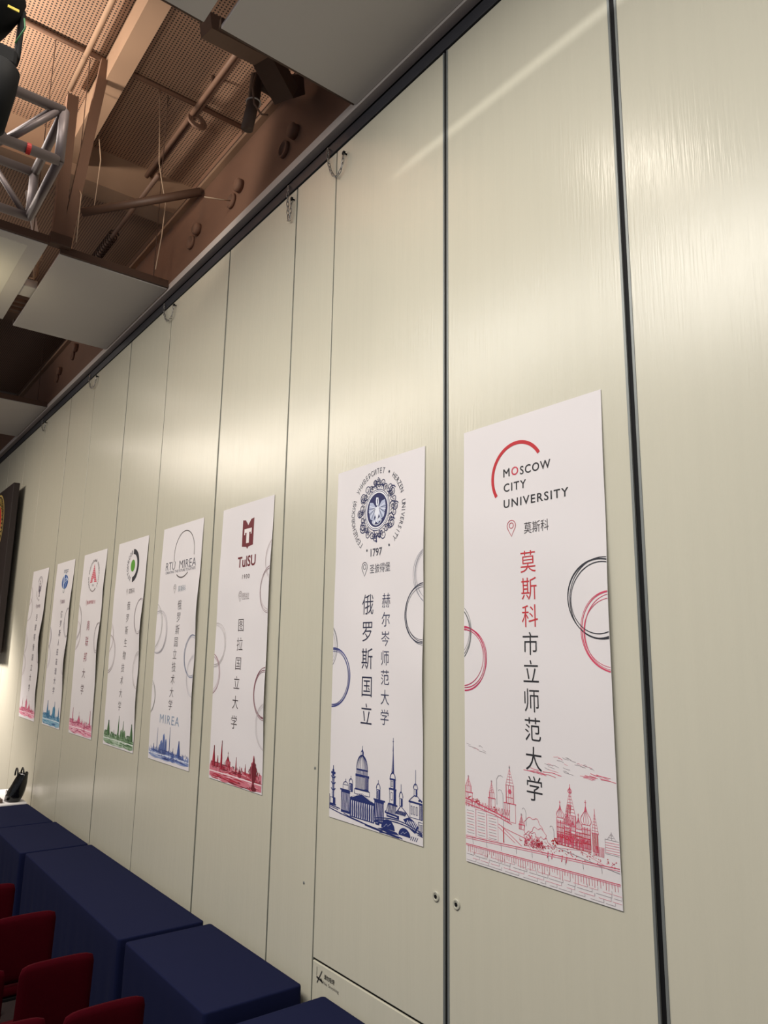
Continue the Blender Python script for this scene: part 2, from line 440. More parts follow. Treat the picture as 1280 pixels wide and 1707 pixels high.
def pin(P, a, b, h, c):
    I = P.ink(); r = h * 0.34
    pts = []
    for k in range(25):
        th = math.radians(-35 + 250 * k / 24); pts.append((a + r * math.cos(th), b + h * 0.16 + r * math.sin(th)))
    pts.append((a, b - h * 0.5))
    w = max(0.0035, h * 0.05)
    I.stroke(pts, w, c, closed=True); I.arc(a, b + h * 0.17, r * 0.5, r * 0.5, 0, 360, w, c, n=20)
    I.build('location_pin')
def place(P, st, a, b, em, c, sx=1.0, off=-0.006):
    I = P.ink(); I.text(st, a, b, c, em=em, sx=sx, off=off); I.build('place_lettering')
def column(P, st, a0, b0, a1, b1, em, cols, sx=1.0, off=-0.006):
    I = P.ink(); n = len(st)
    for i, ch in enumerate(st):
        f = i / (n - 1) if n > 1 else 0
        I.text(ch, a0 + (a1 - a0) * f, b0 + (b1 - b0) * f, cols(i) if callable(cols) else cols, em=em, sx=sx, off=off)
    I.build('title_lettering')
def rings(P, specs):
    for cx, cy, r, c, w in specs:
        I = P.ink(); rr = random.Random(int(cx * 1000 + cy * 77))
        for k, dr in enumerate((0, -0.012, 0.0, -0.019)):
            ex = rr.uniform(-0.006, 0.006); ey = rr.uniform(-0.006, 0.006); ph = rr.uniform(0, 6)
            pts = []
            for j in range(73):
                th = 2 * PI * j / 72; q = r + dr + 0.004 * math.sin(2 * th + ph)
                pts.append((cx + ex + q * math.cos(th), cy + ey + q * math.sin(th)))
            ww = w * (1.0 if k == 0 else 0.55)
            I.stroke(pts, lambda f, ww=ww, ph=ph: ww * (0.65 + 0.5 * math.sin(2 * PI * f + ph) ** 2), c, 2 + (k % 2))
        I.build('ring_motif')

# ---- drawing kit for the printed city views
def mixc(c, f): return tuple(int(255 - (255 - q) * f) if f <= 1 else int(q * (2 - f)) for q in c)
def hatch(I, x0, x1, y0, y1, step, w, c, slant=0.0, lay=2, jit=0.0, rr=random):
    x = x0
    while x <= x1:
        I.stroke([(x + rr.uniform(-jit, jit), y0), (x + slant + rr.uniform(-jit, jit), y1)], w, c, lay); x += step
def rect(I, x0, x1, y0, y1, w, c, lay=2): I.stroke([(x0, y0), (x1, y0), (x1, y1), (x0, y1)], w, c, lay, closed=True)
def fillrect(I, x0, x1, y0, y1, c, lay=1): I.fill([(x0, y0), (x1, y0), (x1, y1), (x0, y1)], c, lay)
def onion(I, x, y, r, c, w, h=2.6, fillc=None, lay=2):
    prof = [(0.62, 0), (0.95, 0.35), (1.0, 0.7), (0.85, 1.1), (0.5, 1.55), (0.2, 1.95), (0.05, h)]
    pts = [(x - p * r, y + q * r) for p, q in prof] + [(x + p * r, y + q * r) for p, q in prof[::-1]]
    if fillc: I.fill(pts, fillc, lay - 1)
    I.stroke(pts, w, c, lay, closed=True)
    for f in (-0.45, 0.0, 0.45):
        I.stroke([(x + f * r * p, y + q * r) for p, q in prof], w * 0.7, c, lay)
    I.stroke([(x, y + h * r), (x, y + (h + 1.0) * r)], w * 0.9, c, lay)
    I.stroke([(x - 0.2 * r, y + (h + 0.65) * r), (x + 0.2 * r, y + (h + 0.65) * r)], w * 0.8, c, lay)
def tent(I, x, y, w2, h, c, w, lay=2, n=5):
    I.stroke([(x - w2, y), (x, y + h), (x + w2, y)], w, c, lay, closed=True)
    for k in range(1, n): 
        f = k / n; I.stroke([(x - w2 * (1 - f), y + h * f), (x + w2 * (1 - f), y + h * f)], w * 0.6, c, lay)
    I.stroke([(x, y), (x, y + h * 1.18)], w * 0.7, c, lay)
def scribble(I, x, y, rx, ry, n, w, c, rr, lay=2):
    for k in range(n):
        a = rr.uniform(0, 2 * PI); d = rr.random() ** 0.5; px = x + rx * d * math.cos(a); py = y + ry * d * math.sin(a)
        L = rr.uniform(0.25, 0.6) * ry
        I.stroke([(px + L * (q / 6 - 0.5) * 1.3, py + L * 0.5 * math.sin(q * 1.3 + a)) for q in range(7)], w, c, lay)

# ================= poster with the red arc logo
P = Poster('white poster with red arc logo and red and black characters, nearest on the wall', 1.033 * 2.76, 0.905, 0.010, 0.007, 0.4)
P.paper()
RED = (186, 30, 42); INK = (34, 34, 40)
I = P.ink(); I.arc(0.386, 1.911, 0.170, 0.170, 31, 213, 0.019, RED, n=60); I.build('emblem', 'red open arc')
I = P.ink()
for mp, mq in (((0.2965, 1.9135), (0.2965, 1.9565)), ((0.2955, 1.9560), (0.3155, 1.9315)), ((0.3135, 1.9315), (0.3335, 1.9560)), ((0.3325, 1.9565), (0.3325, 1.9135))): I.stroke([mp, mq], 0.0078, INK)
I.text('O', 0.372, 1.9355, (196, 60, 80), h=0.045, off=0.013); I.text('SCOW', 0.407, 1.930, INK, h=0.044, w=0.196, anchor='l', off=0.013, spacing=1.15)
I.build('emblem_lettering')
I = P.ink(); I.text('CITY', 0.294, 1.8565, INK, h=0.044, w=0.152, anchor='l', off=0.013, spacing=1.2)
I.build('emblem_lettering')
I = P.ink(); I.text('UNIVERSITY', 0.294, 1.772, INK, h=0.044, w=0.410, anchor='l', off=0.013, spacing=1.2)
I.build('emblem_lettering')
pin(P, 0.346, 1.640, 0.082, (178, 70, 84)); place(P, '莫斯科', 0.506, 1.630, 0.062, (60, 56, 60), sx=0.85, off=-0.003)
column(P, '莫斯科市立师范大学', 0.449, 1.462, 0.455, 0.405, 0.118, lambda i: (190, 44, 54) if i < 3 else INK, sx=0.90, off=-0.004)
rings(P, [(0.865, 1.260, 0.178, (40, 42, 52), 0.007), (0.922, 1.113, 0.172, (206, 70, 100), 0.006), (-0.118, 1.127, 0.172, (90, 96, 96), 0.004), (-0.003, 0.993, 0.163, (190, 50, 90), 0.007)])
PK = (206, 84, 108); PKL = (222, 140, 156); GY = (150, 140, 146)
I = P.ink(); rr = random.Random(3)
w = 0.0026
# quay
for y0, y1, c in ((0.118, 0.158, PK), (0.110, 0.150, PKL), (0.083, 0.098, PK), (0.077, 0.092, PKL)):
    I.stroke([(0, y0), (0.9, y1)], w * 1.2, c)
for k in range(62):
    x = 0.02 + k * 0.0142; y = 0.079 + 0.0167 * x
    I.stroke([(x, y), (x + rr.uniform(-.002, .002), y - rr.uniform(0.018, 0.042))], w * 0.7, PK if k % 3 else RED)
for r in range(4):
    yb = 0.052 - r * 0.014
    x = rr.uniform(0, 0.06)
    while x < 0.88:
        L = rr.uniform(0.03, 0.09); I.stroke([(x, yb), (x + L, yb)], w * 0.6, GY if r % 2 else PKL); I.stroke([(x + L, yb), (x + L, yb + 0.012)], w * 0.6, GY); x += L + rr.uniform(0.0, 0.03)
for k in range(9):
    x = 0.05 + k * 0.095; y = 0.118 + 0.0445 * x; I.stroke([(x, y), (x + 0.002, y - 0.032)], w * 0.7, GY)
# embankment building
for k in range(3):
    x = 0.0 + k * 0.075; rect(I, x, x + 0.072, 0.125 + 0.004 * k, 0.268 - 0.012 * k, w * 0.8, PKL)
    for q in range(9): 
        yy = 0.14 + q * 0.013; I.stroke([(x + 0.012, yy), (x + 0.062, yy)], w * 0.6, PK if q % 2 else GY)
I.stroke([(0, 0.300), (0.06, 0.292), (0.18, 0.268), (0.30, 0.244)], w * 2.4, PK); I.stroke([(0, 0.278), (0.20, 0.252), (0.31, 0.226)], w * 1.6, PK)
I.stroke([(0.225, 0.214), (0.27, 0.20), (0.42, 0.175)], w, PK); I.stroke([(0.225, 0.20), (0.33, 0.148)], w, PK); I.stroke([(0.24, 0.21), (0.37, 0.142)], w, PK)
hatch(I, 0.0, 0.3, 0.262, 0.288, 0.010, w * 0.8, PK, 0.006, rr=rr, jit=.003)
for k in range(26): 
    x = rr.uniform(0.02, 0.29); scribble(I, x, 0.300 - 0.20 * x * 0.9 + rr.uniform(0, .016), 0.014, 0.012, 2, w * 0.8, PK if k % 2 else RED, rr)
# towers
def ktower(x, base, hw, h1, h2, top, c=PK):
    rect(I, x - hw, x + hw, base, h1, w, c); rect(I, x - hw * 0.72, x + hw * 0.72, h1, h2, w, c); tent(I, x, h2, hw * 0.72, top - h2, c, w, n=6)
    hatch(I, x - hw * 0.8, x + hw * 0.2, base, h1, hw * 0.34, w * 0.8, c, 0.002, rr=rr)
    hatch(I, x - hw * 0.6, x + hw * 0.6, h1, h2, hw * 0.4, w * 0.9, c)
    I.stroke([(x - hw * 1.15, h1), (x + hw * 1.15, h1)], w * 1.6, c); I.disc(x, top + 0.004, 0.004, 0.006, GY, 2, 8)
ktower(0.024, 0.285, 0.028, 0.330, 0.362, 0.402); ktower(0.184, 0.275, 0.022, 0.325, 0.352, 0.398); ktower(0.302, 0.235, 0.034, 0.318, 0.400, 0.478)
rect(I, 0.282, 0.322, 0.318, 0.345, w * 1.4, RED); I.disc(0.302, 0.372, 0.011, 0.011, PK, 2, 14)
ktower(0.372, 0.215, 0.016, 0.236, 0.248, 0.276)
# lamps
for x, y0, y1, dx in ((0.218, 0.30, 0.438, 0.042), (0.258, 0.135, 0.372, -0.03), (0.40, 0.235, 0.312, -0.022), (0.562, 0.215, 0.262, -0.022)):
    I.stroke([(x, y0), (x, y1 - 0.02), (x + dx * 0.3, y1 - 0.003), (x + dx * 0.7, y1), (x + dx, y1 - 0.006)], w * 0.8, GY)
I.stroke([(0.258, 0.135), (0.258, 0.20)], w * 2.2, RED)
# trees
for x, y, r in ((0.44, 0.232, 0.055), (0.47, 0.198, 0.05), (0.43, 0.178, 0.045), (0.50, 0.17, 0.04)):
    pts = [(x + (r + 0.006 * math.sin(5 * t + x * 90)) * math.cos(t), y + (r * 0.8 + 0.006 * math.sin(7 * t)) * math.sin(t)) for t in [2 * PI * k / 40 for k in range(30)]]
    I.stroke(pts, w * 0.8, PK)
scribble(I, 0.44, 0.175, 0.06, 0.03, 26, w, PK, rr); scribble(I, 0.47, 0.165, 0.05, 0.02, 16, w * 1.2, RED, rr); scribble(I, 0.57, 0.198, 0.02, 0.016, 14, w * 1.2, RED, rr)
# cathedral with the striped domes
CB = 0.205
for x, hw, top, dr in ((0.600, 0.020, 0.305, 0.020), (0.640, 0.018, 0.285, 0.018), (0.740, 0.022, 0.300, 0.028), (0.700, 0.018, 0.275, 0.018), (0.668, 0.018, 0.262, 0.016)):
    rect(I, x - hw, x + hw, CB, top, w, PK); onion(I, x, top, dr, PK, w)
    for q in range(5): 
        yy = CB + (top - CB) * q / 5; I.stroke([(x - hw, yy), (x + hw, yy)], w * 1.0, RED if q % 2 else PK)
    hatch(I, x - hw, x + hw, CB, top - 0.01, 0.0075, w * 1.1, PK, 0.003, rr=rr, jit=.002)
rect(I, 0.628, 0.686, 0.28, 0.325, w, PK); hatch(I, 0.628, 0.686, 0.28, 0.325, 0.008, w, PK); tent(I, 0.657, 0.325, 0.028, 0.105, PK, w * 1.1, n=8); onion(I, 0.657, 0.418, 0.010, PK, w)
hatch(I, 0.638, 0.66, 0.33, 0.37, 0.006, w, RED, 0.006, rr=rr)
rect(I, 0.58, 0.76, CB - 0.012, 0.245, w * 1.3, RED); hatch(I, 0.58, 0.76, CB - 0.012, 0.24, 0.006, w * 1.2, PK, 0.004, rr=rr, jit=.003)
for k in range(8): I.arc(0.595 + k * 0.021, 0.222, 0.007, 0.012, 0, 180, w, RED, n=8)
rect(I, 0.772, 0.800, 0.200, 0.275, w, PK); tent(I, 0.786, 0.272, 0.018, 0.085, PK, w, n=7); hatch(I, 0.772, 0.800, 0.2, 0.27, 0.006, w * 1.2, RED, rr=rr)
hatch(I, 0.775, 0.83, 0.185, 0.225, 0.007, w, PK, 0.004, rr=rr)
rect(I, 0.835, 0.905, 0.205, 0.262, w * 0.8, GY); tent(I, 0.868, 0.262, 0.022, 0.028, GY, w * 0.8, n=3)
for q in range(5): I.stroke([(0.835, 0.21 + q * 0.01), (0.905, 0.212 + q * 0.01)], w * 0.7, PKL)
# slope and shrubs
I.stroke([(0.55, 0.180), (0.68, 0.165), (0.80, 0.150), (0.9, 0.140)], w, GY); I.stroke([(0.50, 0.168), (0.70, 0.190), (0.83, 0.155)], w * 0.7, PKL)
for k in range(60): 
    x = rr.uniform(0.36, 0.89); scribble(I, x, 0.150 + 0.03 * rr.random() + 0.0445 * (x - .4) * 0.3, 0.012, 0.008, 2, w * 0.8, PK if k % 3 else RED, rr)
for x in (0.52, 0.545, 0.60, 0.625): I.stroke([(x, 0.122), (x + .006, 0.150)], w * 1.6, PK)
# clouds
for cx, cy, L, c, n in ((0.50, 0.488, 0.11, PK, 9), (0.72, 0.545, 0.15, GY, 16), (0.80, 0.500, 0.09, PK, 10), (0.10, 0.548, 0.09, GY, 8), (0.60, 0.51, 0.09, GY, 9)):
    for k in range(n):
        x = cx + rr.uniform(-L, L * 0.4); y = cy + rr.uniform(-0.014, 0.014) - (x - cx) * 0.06
        l = rr.uniform(0.04, 0.11) * (1 if c == PK else 0.5); I.stroke([(x, y), (x + l * .5, y - 0.002 + rr.uniform(-.004, .006)), (x + l, y - 0.006)], w * (0.9 if c == PK else 0.6), c if rr.random() > .3 else PKL)
I.build('skyline_drawing', 'pink pen drawing of a riverside city view')

# ================= poster with the blue crest
P = Poster('white poster with ornate navy crest in a ring of letters, second nearest', 1.480 * 2.76, 0.905, 0.012, 0.005, 1.9)
P.paper()
NV = (26, 34, 84); NVD = (24, 40, 104); SL = (58, 60, 74); PAP = (232, 226, 226)
I = P.ink(); cx, cy = 0.450, 1.902
I.disc(cx, cy, 0.128, 0.132, (238, 236, 240), 1); I.arc(cx, cy, 0.128, 0.132, 0, 360, 0.005, NV); I.arc(cx, cy, 0.117, 0.121, 0, 360, 0.004, NV)
I.disc(cx, cy, 0.106, 0.110, (20, 28, 84), 2)
# bird with spread wings over a nest
WH = (225, 228, 238)
for s in (-1, 1):
    I.fill([(cx + s * 0.012, cy + 0.015), (cx + s * 0.045, cy + 0.052), (cx + s * 0.078, cy + 0.058), (cx + s * 0.088, cy + 0.01), (cx + s * 0.072, cy - 0.05), (cx + s * 0.045, cy - 0.062), (cx + s * 0.018, cy - 0.03)], (176, 184, 208), 3)
    for k in range(7):
        a = math.radians(25 - k * 17); I.stroke([(cx + s * 0.016, cy + 0.012), (cx + s * (0.02 + 0.068 * math.cos(a)), cy + 0.006 + 0.068 * math.sin(a))], 0.004, NV if k % 2 else WH, 4)
I.fill([(cx - 0.016, cy + 0.02), (cx + 0.016, cy + 0.02), (cx + 0.022, cy - 0.02), (cx + 0.008, cy - 0.06), (cx - 0.008, cy - 0.06), (cx - 0.022, cy - 0.02)], WH, 4)
I.stroke([(cx + 0.004, cy + 0.012), (cx + 0.012, cy + 0.045), (cx + 0.006, cy + 0.075), (cx - 0.008, cy + 0.078), (cx - 0.010, cy + 0.058), (cx - 0.003, cy + 0.030)], 0.011, WH, 5)
for k in range(7): I.disc(cx - 0.036 + k * 0.012, cy - 0.068 - 0.008 * math.sin(k * 2), 0.011, 0.012, WH if k % 2 else (180, 188, 212), 5, 12)
I.arc(cx, cy - 0.062, 0.050, 0.034, 190, 350, 0.005, WH, 5)
# scrolled frame
rr = random.Random(11)
def spiral(x, y, r0, a0, turn, s, w):
    pts = []
    for k in range(26):
        f = k / 25; a = a0 + s * turn * f; r = r0 * (1 - 0.82 * f); pts.append((x + r * math.cos(a), y + r * math.sin(a)))
    I.stroke(pts, lambda q: w * (1.2 - 0.7 * q), NV, 3)
for k in range(26):
    a = 2 * PI * k / 26 + 0.05; r = 0.158 + 0.017 * (k % 2); s = 1 if k % 2 else -1
    spiral(cx + r * math.cos(a), cy + r * 1.03 * math.sin(a), 0.024 + 0.008 * (k % 3 == 0), a + PI, 9, s, 0.0055)
for k in range(40):
    a = 2 * PI * k / 40; r = 0.140; I.stroke([(cx + r * math.cos(a), cy + r * 1.03 * math.sin(a)), (cx + (r + 0.012) * math.cos(a + .1), cy + (r + 0.012) * 1.03 * math.sin(a + .1)), (cx + (r + 0.03) * math.cos(a + .02), cy + (r + 0.03) * 1.03 * math.sin(a + .02))], 0.005, NV if k % 3 else SL, 3)
for s in (-1, 1):
    for dy, rad in ((0.10, 0.036), (-0.10, 0.036), (0.0, 0.030)):
        ex = cx + s * (0.185 if dy == 0 else 0.150); spiral(ex, cy + dy, rad, 0.5, 13, s, 0.0065)
for k in (-1, 0, 1):
    spiral(cx + k * 0.024, cy + 0.182 + (0.012 if k == 0 else 0), 0.016, PI / 2, 9, 1 if k else -1, 0.005); spiral(cx + k * 0.03, cy - 0.165, 0.018, -PI / 2, 9, 1 if k else -1, 0.005)
I.stroke([(cx, cy - 0.16), (cx, cy - 0.20)], 0.009, NV, 3); I.stroke([(cx - 0.07, cy + 0.152), (cx, cy + 0.165), (cx + 0.07, cy + 0.152)], 0.008, NV, 3)
I.disc(cx, cy - 0.2, 0.008, 0.008, NV, 3, 12)
I.build('emblem', 'ornate navy scrollwork crest with white bird')
def ring_word(st, a0, a1, em=0.049, r=0.262):
    n = len(st); I = P.ink()
    for k, ch in enumerate(st):
        th = math.radians(a0 + (a1 - a0) * (k + 0.5) / n); I.text(ch, cx + 0.003 + r * math.cos(th), cy - 0.008 + r * math.sin(th), SL, em=em, rot=th - PI / 2, sx=0.82, off=0.006)
    I.build('emblem_lettering')
ring_word('ГЕРЦЕНОВСКИЙ', 233, 157); ring_word('УНИВЕРСИТЕТ', 147, 74); ring_word('HERZEN', 55, 19); ring_word('UNIVERSITY', 8, -50)
I = P.ink()
for a in (64.5, -61, -113):
    th = math.radians(a); I.disc(cx + 0.003 + 0.262 * math.cos(th), cy - 0.008 + 0.262 * math.sin(th), 0.008, 0.008, SL, 2, 14); I.build('emblem_dot'); I = P.ink()
I = P.ink(); I.text('1797', cx, cy - 0.268, SL, h=0.050, w=0.120, off=0.012); I.build('emblem_lettering')
pin(P, 0.327, 1.535, 0.088, SL); place(P, '圣彼得堡', 0.487, 1.532, 0.062, SL, sx=0.86, off=-0.003)
column(P, '俄罗斯国立', 0.371, 1.311, 0.376, 0.647, 0.138, (34, 38, 66), sx=0.90, off=-0.004)
I = P.ink()
for k, ch in enumerate('赫尔岑师范大学'):
    I.text(ch, 0.555, 1.328 - k * 0.1142, (40, 46, 80), em=0.096, sx=0.90, off=-0.005)
I.build('subtitle_lettering')
rings(P, [(0.905, 1.240, 0.172, (44, 48, 70), 0.006), (0.990, 1.455, 0.170, (110, 114, 130), 0.0035), (-0.120, 1.065, 0.168, (70, 76, 90), 0.004), (0.010, 0.857, 0.184, (58, 66, 130), 0.008)])
I = P.ink(); w = 0.0046; c = NVD; rr = random.Random(5)
# rostral column
fillrect(I, 0.028, 0.052, 0.118, 0.262, c); fillrect(I, 0.036, 0.041, 0.125, 0.250, (190, 192, 210), 2)
for y in (0.168, 0.205, 0.240): I.stroke([(0.018, y + 0.010), (0.03, y), (0.052, y), (0.066, y + 0.010)], w * 1.5, c, 3)
fillrect(I, 0.016, 0.064, 0.262, 0.276, c); fillrect(I, 0.030, 0.050, 0.276, 0.290, c); I.stroke([(0.040, 0.290), (0.040, 0.314)], w * 1.6, c)
fillrect(I, 0.005, 0.075, 0.076, 0.086, c); rect(I, 0.012, 0.066, 0.086, 0.122, w, c); fillrect(I, 0.040, 0.066, 0.086, 0.122, c); I.stroke([(0.004, 0.05), (0.004, 0.14)], w, c)
I.stroke([(0.0, 0.055), (0.13, 0.040), (0.34, 0.025), (0.55, 0.014)], w * 1.3, c); I.stroke([(0.0, 0.066), (0.10, 0.058)], w, c); I.stroke([(0.0, 0.075), (0.12, 0.067)], w * 1.4, c)
# cathedral: dome, drum, portico
dx = 0.345
dome = [(dx - 0.056 * math.cos(a), 0.322 + 0.085 * math.sin(a)) for a in [PI * k / 24 for k in range(25)]]
I.stroke(dome, w * 1.2, c, closed=True)
for f in (-0.8, -0.55, -0.3, 0.0, 0.3, 0.55, 0.8):
    I.stroke([(dx + 0.056 * f * math.cos(a), 0.322 + 0.085 * math.sin(a)) for a in [PI / 2 * k / 10 for k in range(10)]], w * (0.8 if f < 0.4 else 1.5), c)
rect(I, dx - 0.012, dx + 0.012, 0.405, 0.428, w, c); fillrect(I, dx, dx + 0.012, 0.405, 0.428, c); I.fill([(dx - 0.012, 0.428), (dx + 0.012, 0.428), (dx, 0.446)], c); I.stroke([(dx, 0.44), (dx, 0.462)], w, c)
I.stroke([(dx - 0.058, 0.322), (dx + 0.058, 0.322)], w * 2, c); hatch(I, dx - 0.052, dx + 0.055, 0.292, 0.320, 0.013, w * 1.4, c); I.stroke([(dx - 0.066, 0.288), (dx + 0.072, 0.288)], w * 3, c)
hatch(I, dx - 0.060, dx + 0.066, 0.212, 0.286, 0.012, w * 1.1, c); fillrect(I, dx + 0.028, dx + 0.066, 0.212, 0.286, c); hatch(I, dx + 0.032, dx + 0.066, 0.216, 0.284, 0.013, w * .6, PAP, lay=2)
I.stroke([(dx - 0.068, 0.208), (dx + 0.070, 0.208)], w * 2, c); rect(I, dx - 0.075, dx + 0.078, 0.180, 0.206, w, c)
I.fill([(0.225, 0.152), (0.345, 0.190), (0.462, 0.152)], c); I.stroke([(0.25, 0.157), (0.345, 0.186), (0.44, 0.157)], w * 0.7, PAP, 2)
I.stroke([(0.215, 0.146), (0.478, 0.146)], w * 2.4, c)
fillrect(I, 0.225, 0.470, 0.040, 0.142, c)
for k in range(11):
    x = 0.238 + k * 0.0215; fillrect(I, x, x + 0.009, 0.046, 0.136, (215, 212, 222), 2); I.stroke([(x - 0.001, 0.046), (x + 0.012, 0.136)], w * 0.5, c, 3)
fillrect(I, 0.130, 0.225, 0.052, 0.180, c); 
for k in range(7): I.stroke([(0.136 + k * 0.013, 0.066), (0.146 + k * 0.013, 0.168)], w * 0.9, (215, 212, 222), 2)
I.stroke([(0.12, 0.184), (0.225, 0.184)], w * 2, c); rect(I, 0.150, 0.205, 0.186, 0.215, w, c); I.arc(0.178, 0.215, 0.026, 0.018, 0, 180, w, c); I.stroke([(0.178, 0.232), (0.178, 0.25)], w, c)
fillrect(I, 0.214, 0.252, 0.182, 0.232, c); rect(I, 0.220, 0.234, 0.188, 0.222, w * 0.8, (215, 212, 222), 2); I.arc(0.233, 0.234, 0.018, 0.024, 0, 180, w * 1.2, c); I.stroke([(0.233, 0.257), (0.233, 0.275)], w, c)
fillrect(I, 0.470, 0.560, 0.050, 0.172, c); 
for k in range(6): I.stroke([(0.476 + k * 0.014, 0.060), (0.486 + k * 0.014, 0.160)], w * 0.7, (215, 212, 222), 2)
I.stroke([(0.462, 0.176), (0.572, 0.176)], w * 2, c)
fillrect(I, 0.488, 0.525, 0.176, 0.235, c); rect(I, 0.494, 0.506, 0.182, 0.228, w * 0.7, (215, 212, 222), 2); I.arc(0.506, 0.237, 0.018, 0.028, 0, 180, w * 1.2, c); I.stroke([(0.506, 0.264), (0.506, 0.286)], w, c)
# fortress spire
sx_ = 0.640
I.fill([(sx_ - 0.012, 0.340), (sx_ + 0.012, 0.340), (sx_ + 0.001, 0.510), (sx_ - 0.001, 0.510)], c); I.stroke([(sx_ - 0.003, 0.35), (sx_ - 0.001, 0.46)], w * 0.6, PAP, 2); I.stroke([(sx_, 0.50), (sx_, 0.535)], w * 0.7, c); I.stroke([(sx_ - .006, 0.515), (sx_ + .006, 0.515)], w * .7, c)
I.arc(sx_, 0.308, 0.024, 0.034, 0, 180, w * 1.3, c); I.stroke([(sx_ - 0.028, 0.308), (sx_ + 0.028, 0.308)], w * 2, c); rect(I, sx_ - 0.022, sx_ + 0.022, 0.258, 0.306, w, c); fillrect(I, sx_ + 0.006, sx_ + 0.026, 0.258, 0.306, c); rect(I, sx_ - 0.012, sx_, 0.268, 0.298, w * .9, c)
I.stroke([(sx_ - 0.034, 0.254), (sx_ + 0.034, 0.254)], w * 2, c); rect(I, sx_ - 0.028, sx_ + 0.030, 0.176, 0.252, w, c); fillrect(I, sx_ + 0.008, sx_ + 0.030, 0.176, 0.252, c); rect(I, sx_ - 0.016, sx_ - 0.002, 0.196, 0.236, w * .9, c)
I.stroke([(sx_ - 0.04, 0.172), (sx_ - 0.056, 0.130), (sx_ - 0.066, 0.128)], w, c); I.stroke([(sx_ - 0.04, 0.172), (sx_ + 0.045, 0.170)], w * 2, c); hatch(I, sx_ - 0.04, sx_ + 0.03, 0.125, 0.168, 0.011, w * 1.3, c, 0.004)
I.stroke([(0.570, 0.122), (0.70, 0.116)], w * 2, c); fillrect(I, 0.585, 0.70, 0.100, 0.120, c); I.stroke([(0.592, 0.112), (0.68, 0.109)], w * .8, PAP, 2)
rect(I, 0.704, 0.730, 0.176, 0.216, w, c); fillrect(I, 0.715, 0.730, 0.176, 0.216, c); I.arc(0.717, 0.220, 0.016, 0.030, 0, 180, w * 1.2, c); I.stroke([(0.717, 0.250), (0.717, 0.292)], w * .8, c)
I.stroke([(0.672, 0.135), (0.715, 0.176), (0.76, 0.150), (0.79, 0.128)], w * 1.2, c); hatch(I, 0.672, 0.755, 0.128, 0.150, 0.011, w * 1.5, c, 0.016)
# church right
I.stroke([(0.845, 0.30), (0.845, 0.385)], w * .8, c); I.arc(0.845, 0.285, 0.018, 0.026, 0, 180, w * 1.2, c); rect(I, 0.832, 0.858, 0.250, 0.284, w, c); fillrect(I, 0.846, 0.858, 0.25, 0.284, c)
I.stroke([(0.790, 0.216), (0.80, 0.226), (0.832, 0.248), (0.862, 0.248), (0.895, 0.226)], w, c); I.stroke([(0.785, 0.214), (0.905, 0.212)], w * 2, c); rect(I, 0.795, 0.890, 0.132, 0.210, w, c)
for k in range(3): rect(I, 0.806 + k * 0.022, 0.816 + k * 0.022, 0.150, 0.192, w * 0.9, c)
fillrect(I, 0.872, 0.905, 0.130, 0.210, c); hatch(I, 0.874, 0.900, 0.134, 0.206, 0.009, w * .6, PAP, lay=2); I.stroke([(0.87, 0.226), (0.885, 0.232), (0.9, 0.224)], w * 2.4, c)
I.fill([(0.735, 0.110), (0.79, 0.130), (0.84, 0.112), (0.87, 0.09), (0.84, 0.052), (0.79, 0.070)], c)
for k in range(7): I.stroke([(0.752 + k * 0.014, 0.070), (0.778 + k * 0.014, 0.112)], w * 1.1, (225, 222, 228), 2)
rect(I, 0.868, 0.905, 0.062, 0.118, w, c); rect(I, 0.876, 0.886, 0.072, 0.106, w * .8, c); rect(I, 0.892, 0.901, 0.072, 0.106, w * .8, c)
I.stroke([(0.84, 0.062), (0.905, 0.055)], w, c); I.stroke([(0.86, 0.052), (0.905, 0.046)], w, c)
# bridge
arch = [(0.478 + 0.42 * f, 0.062 + 0.050 * math.sin(PI * (0.08 + 0.70 * f)) - 0.030 * f) for f in [k / 20 for k in range(21)]]
I.stroke(arch, w * 1.2, c, 4); I.stroke([(x, y - 0.012) for x, y in arch], w * 1.2, c, 4)
for ax_, ay_, arx, ary in ((0.500, 0.040, 0.020, 0.026), (0.600, 0.034, 0.062, 0.052), (0.748, 0.024, 0.052, 0.042)):
    I.fill([(ax_ + arx * math.cos(PI * k / 16), ay_ + ary * math.sin(PI * k / 16)) for k in range(17)], c, 3)
    I.stroke([(ax_ - arx * .6, ay_ + 0.006), (ax_ - arx * .2, ay_ + ary * .5), (ax_ + 0.0, ay_ + ary * .3), (ax_ + arx * .4, ay_ + ary * .6)], w * .5, (170, 176, 205), 4)
I.stroke([(0.16, 0.048), (0.22, 0.038), (0.40, 0.022), (0.50, 0.016)], w * 1.2, c); I.stroke([(0.38, 0.018), (0.55, 0.010), (0.70, 0.004)], w * 1.5, c); I.fill([(0.50, 0.022), (0.56, 0.034), (0.68, 0.030), (0.70, 0.018), (0.60, 0.014)], c, 2)
I.stroke([(0.52, 0.006), (0.62, 0.012), (0.72, 0.008), (0.73, 0.004)], w * 1.5, c)
for k in range(4): I.stroke([(0.80 + k * 0.016, 0.014), (0.815 + k * 0.016, 0.036)], w * .9, c)
I.build('skyline_drawing', 'navy ink drawing of domes, spire and bridge')

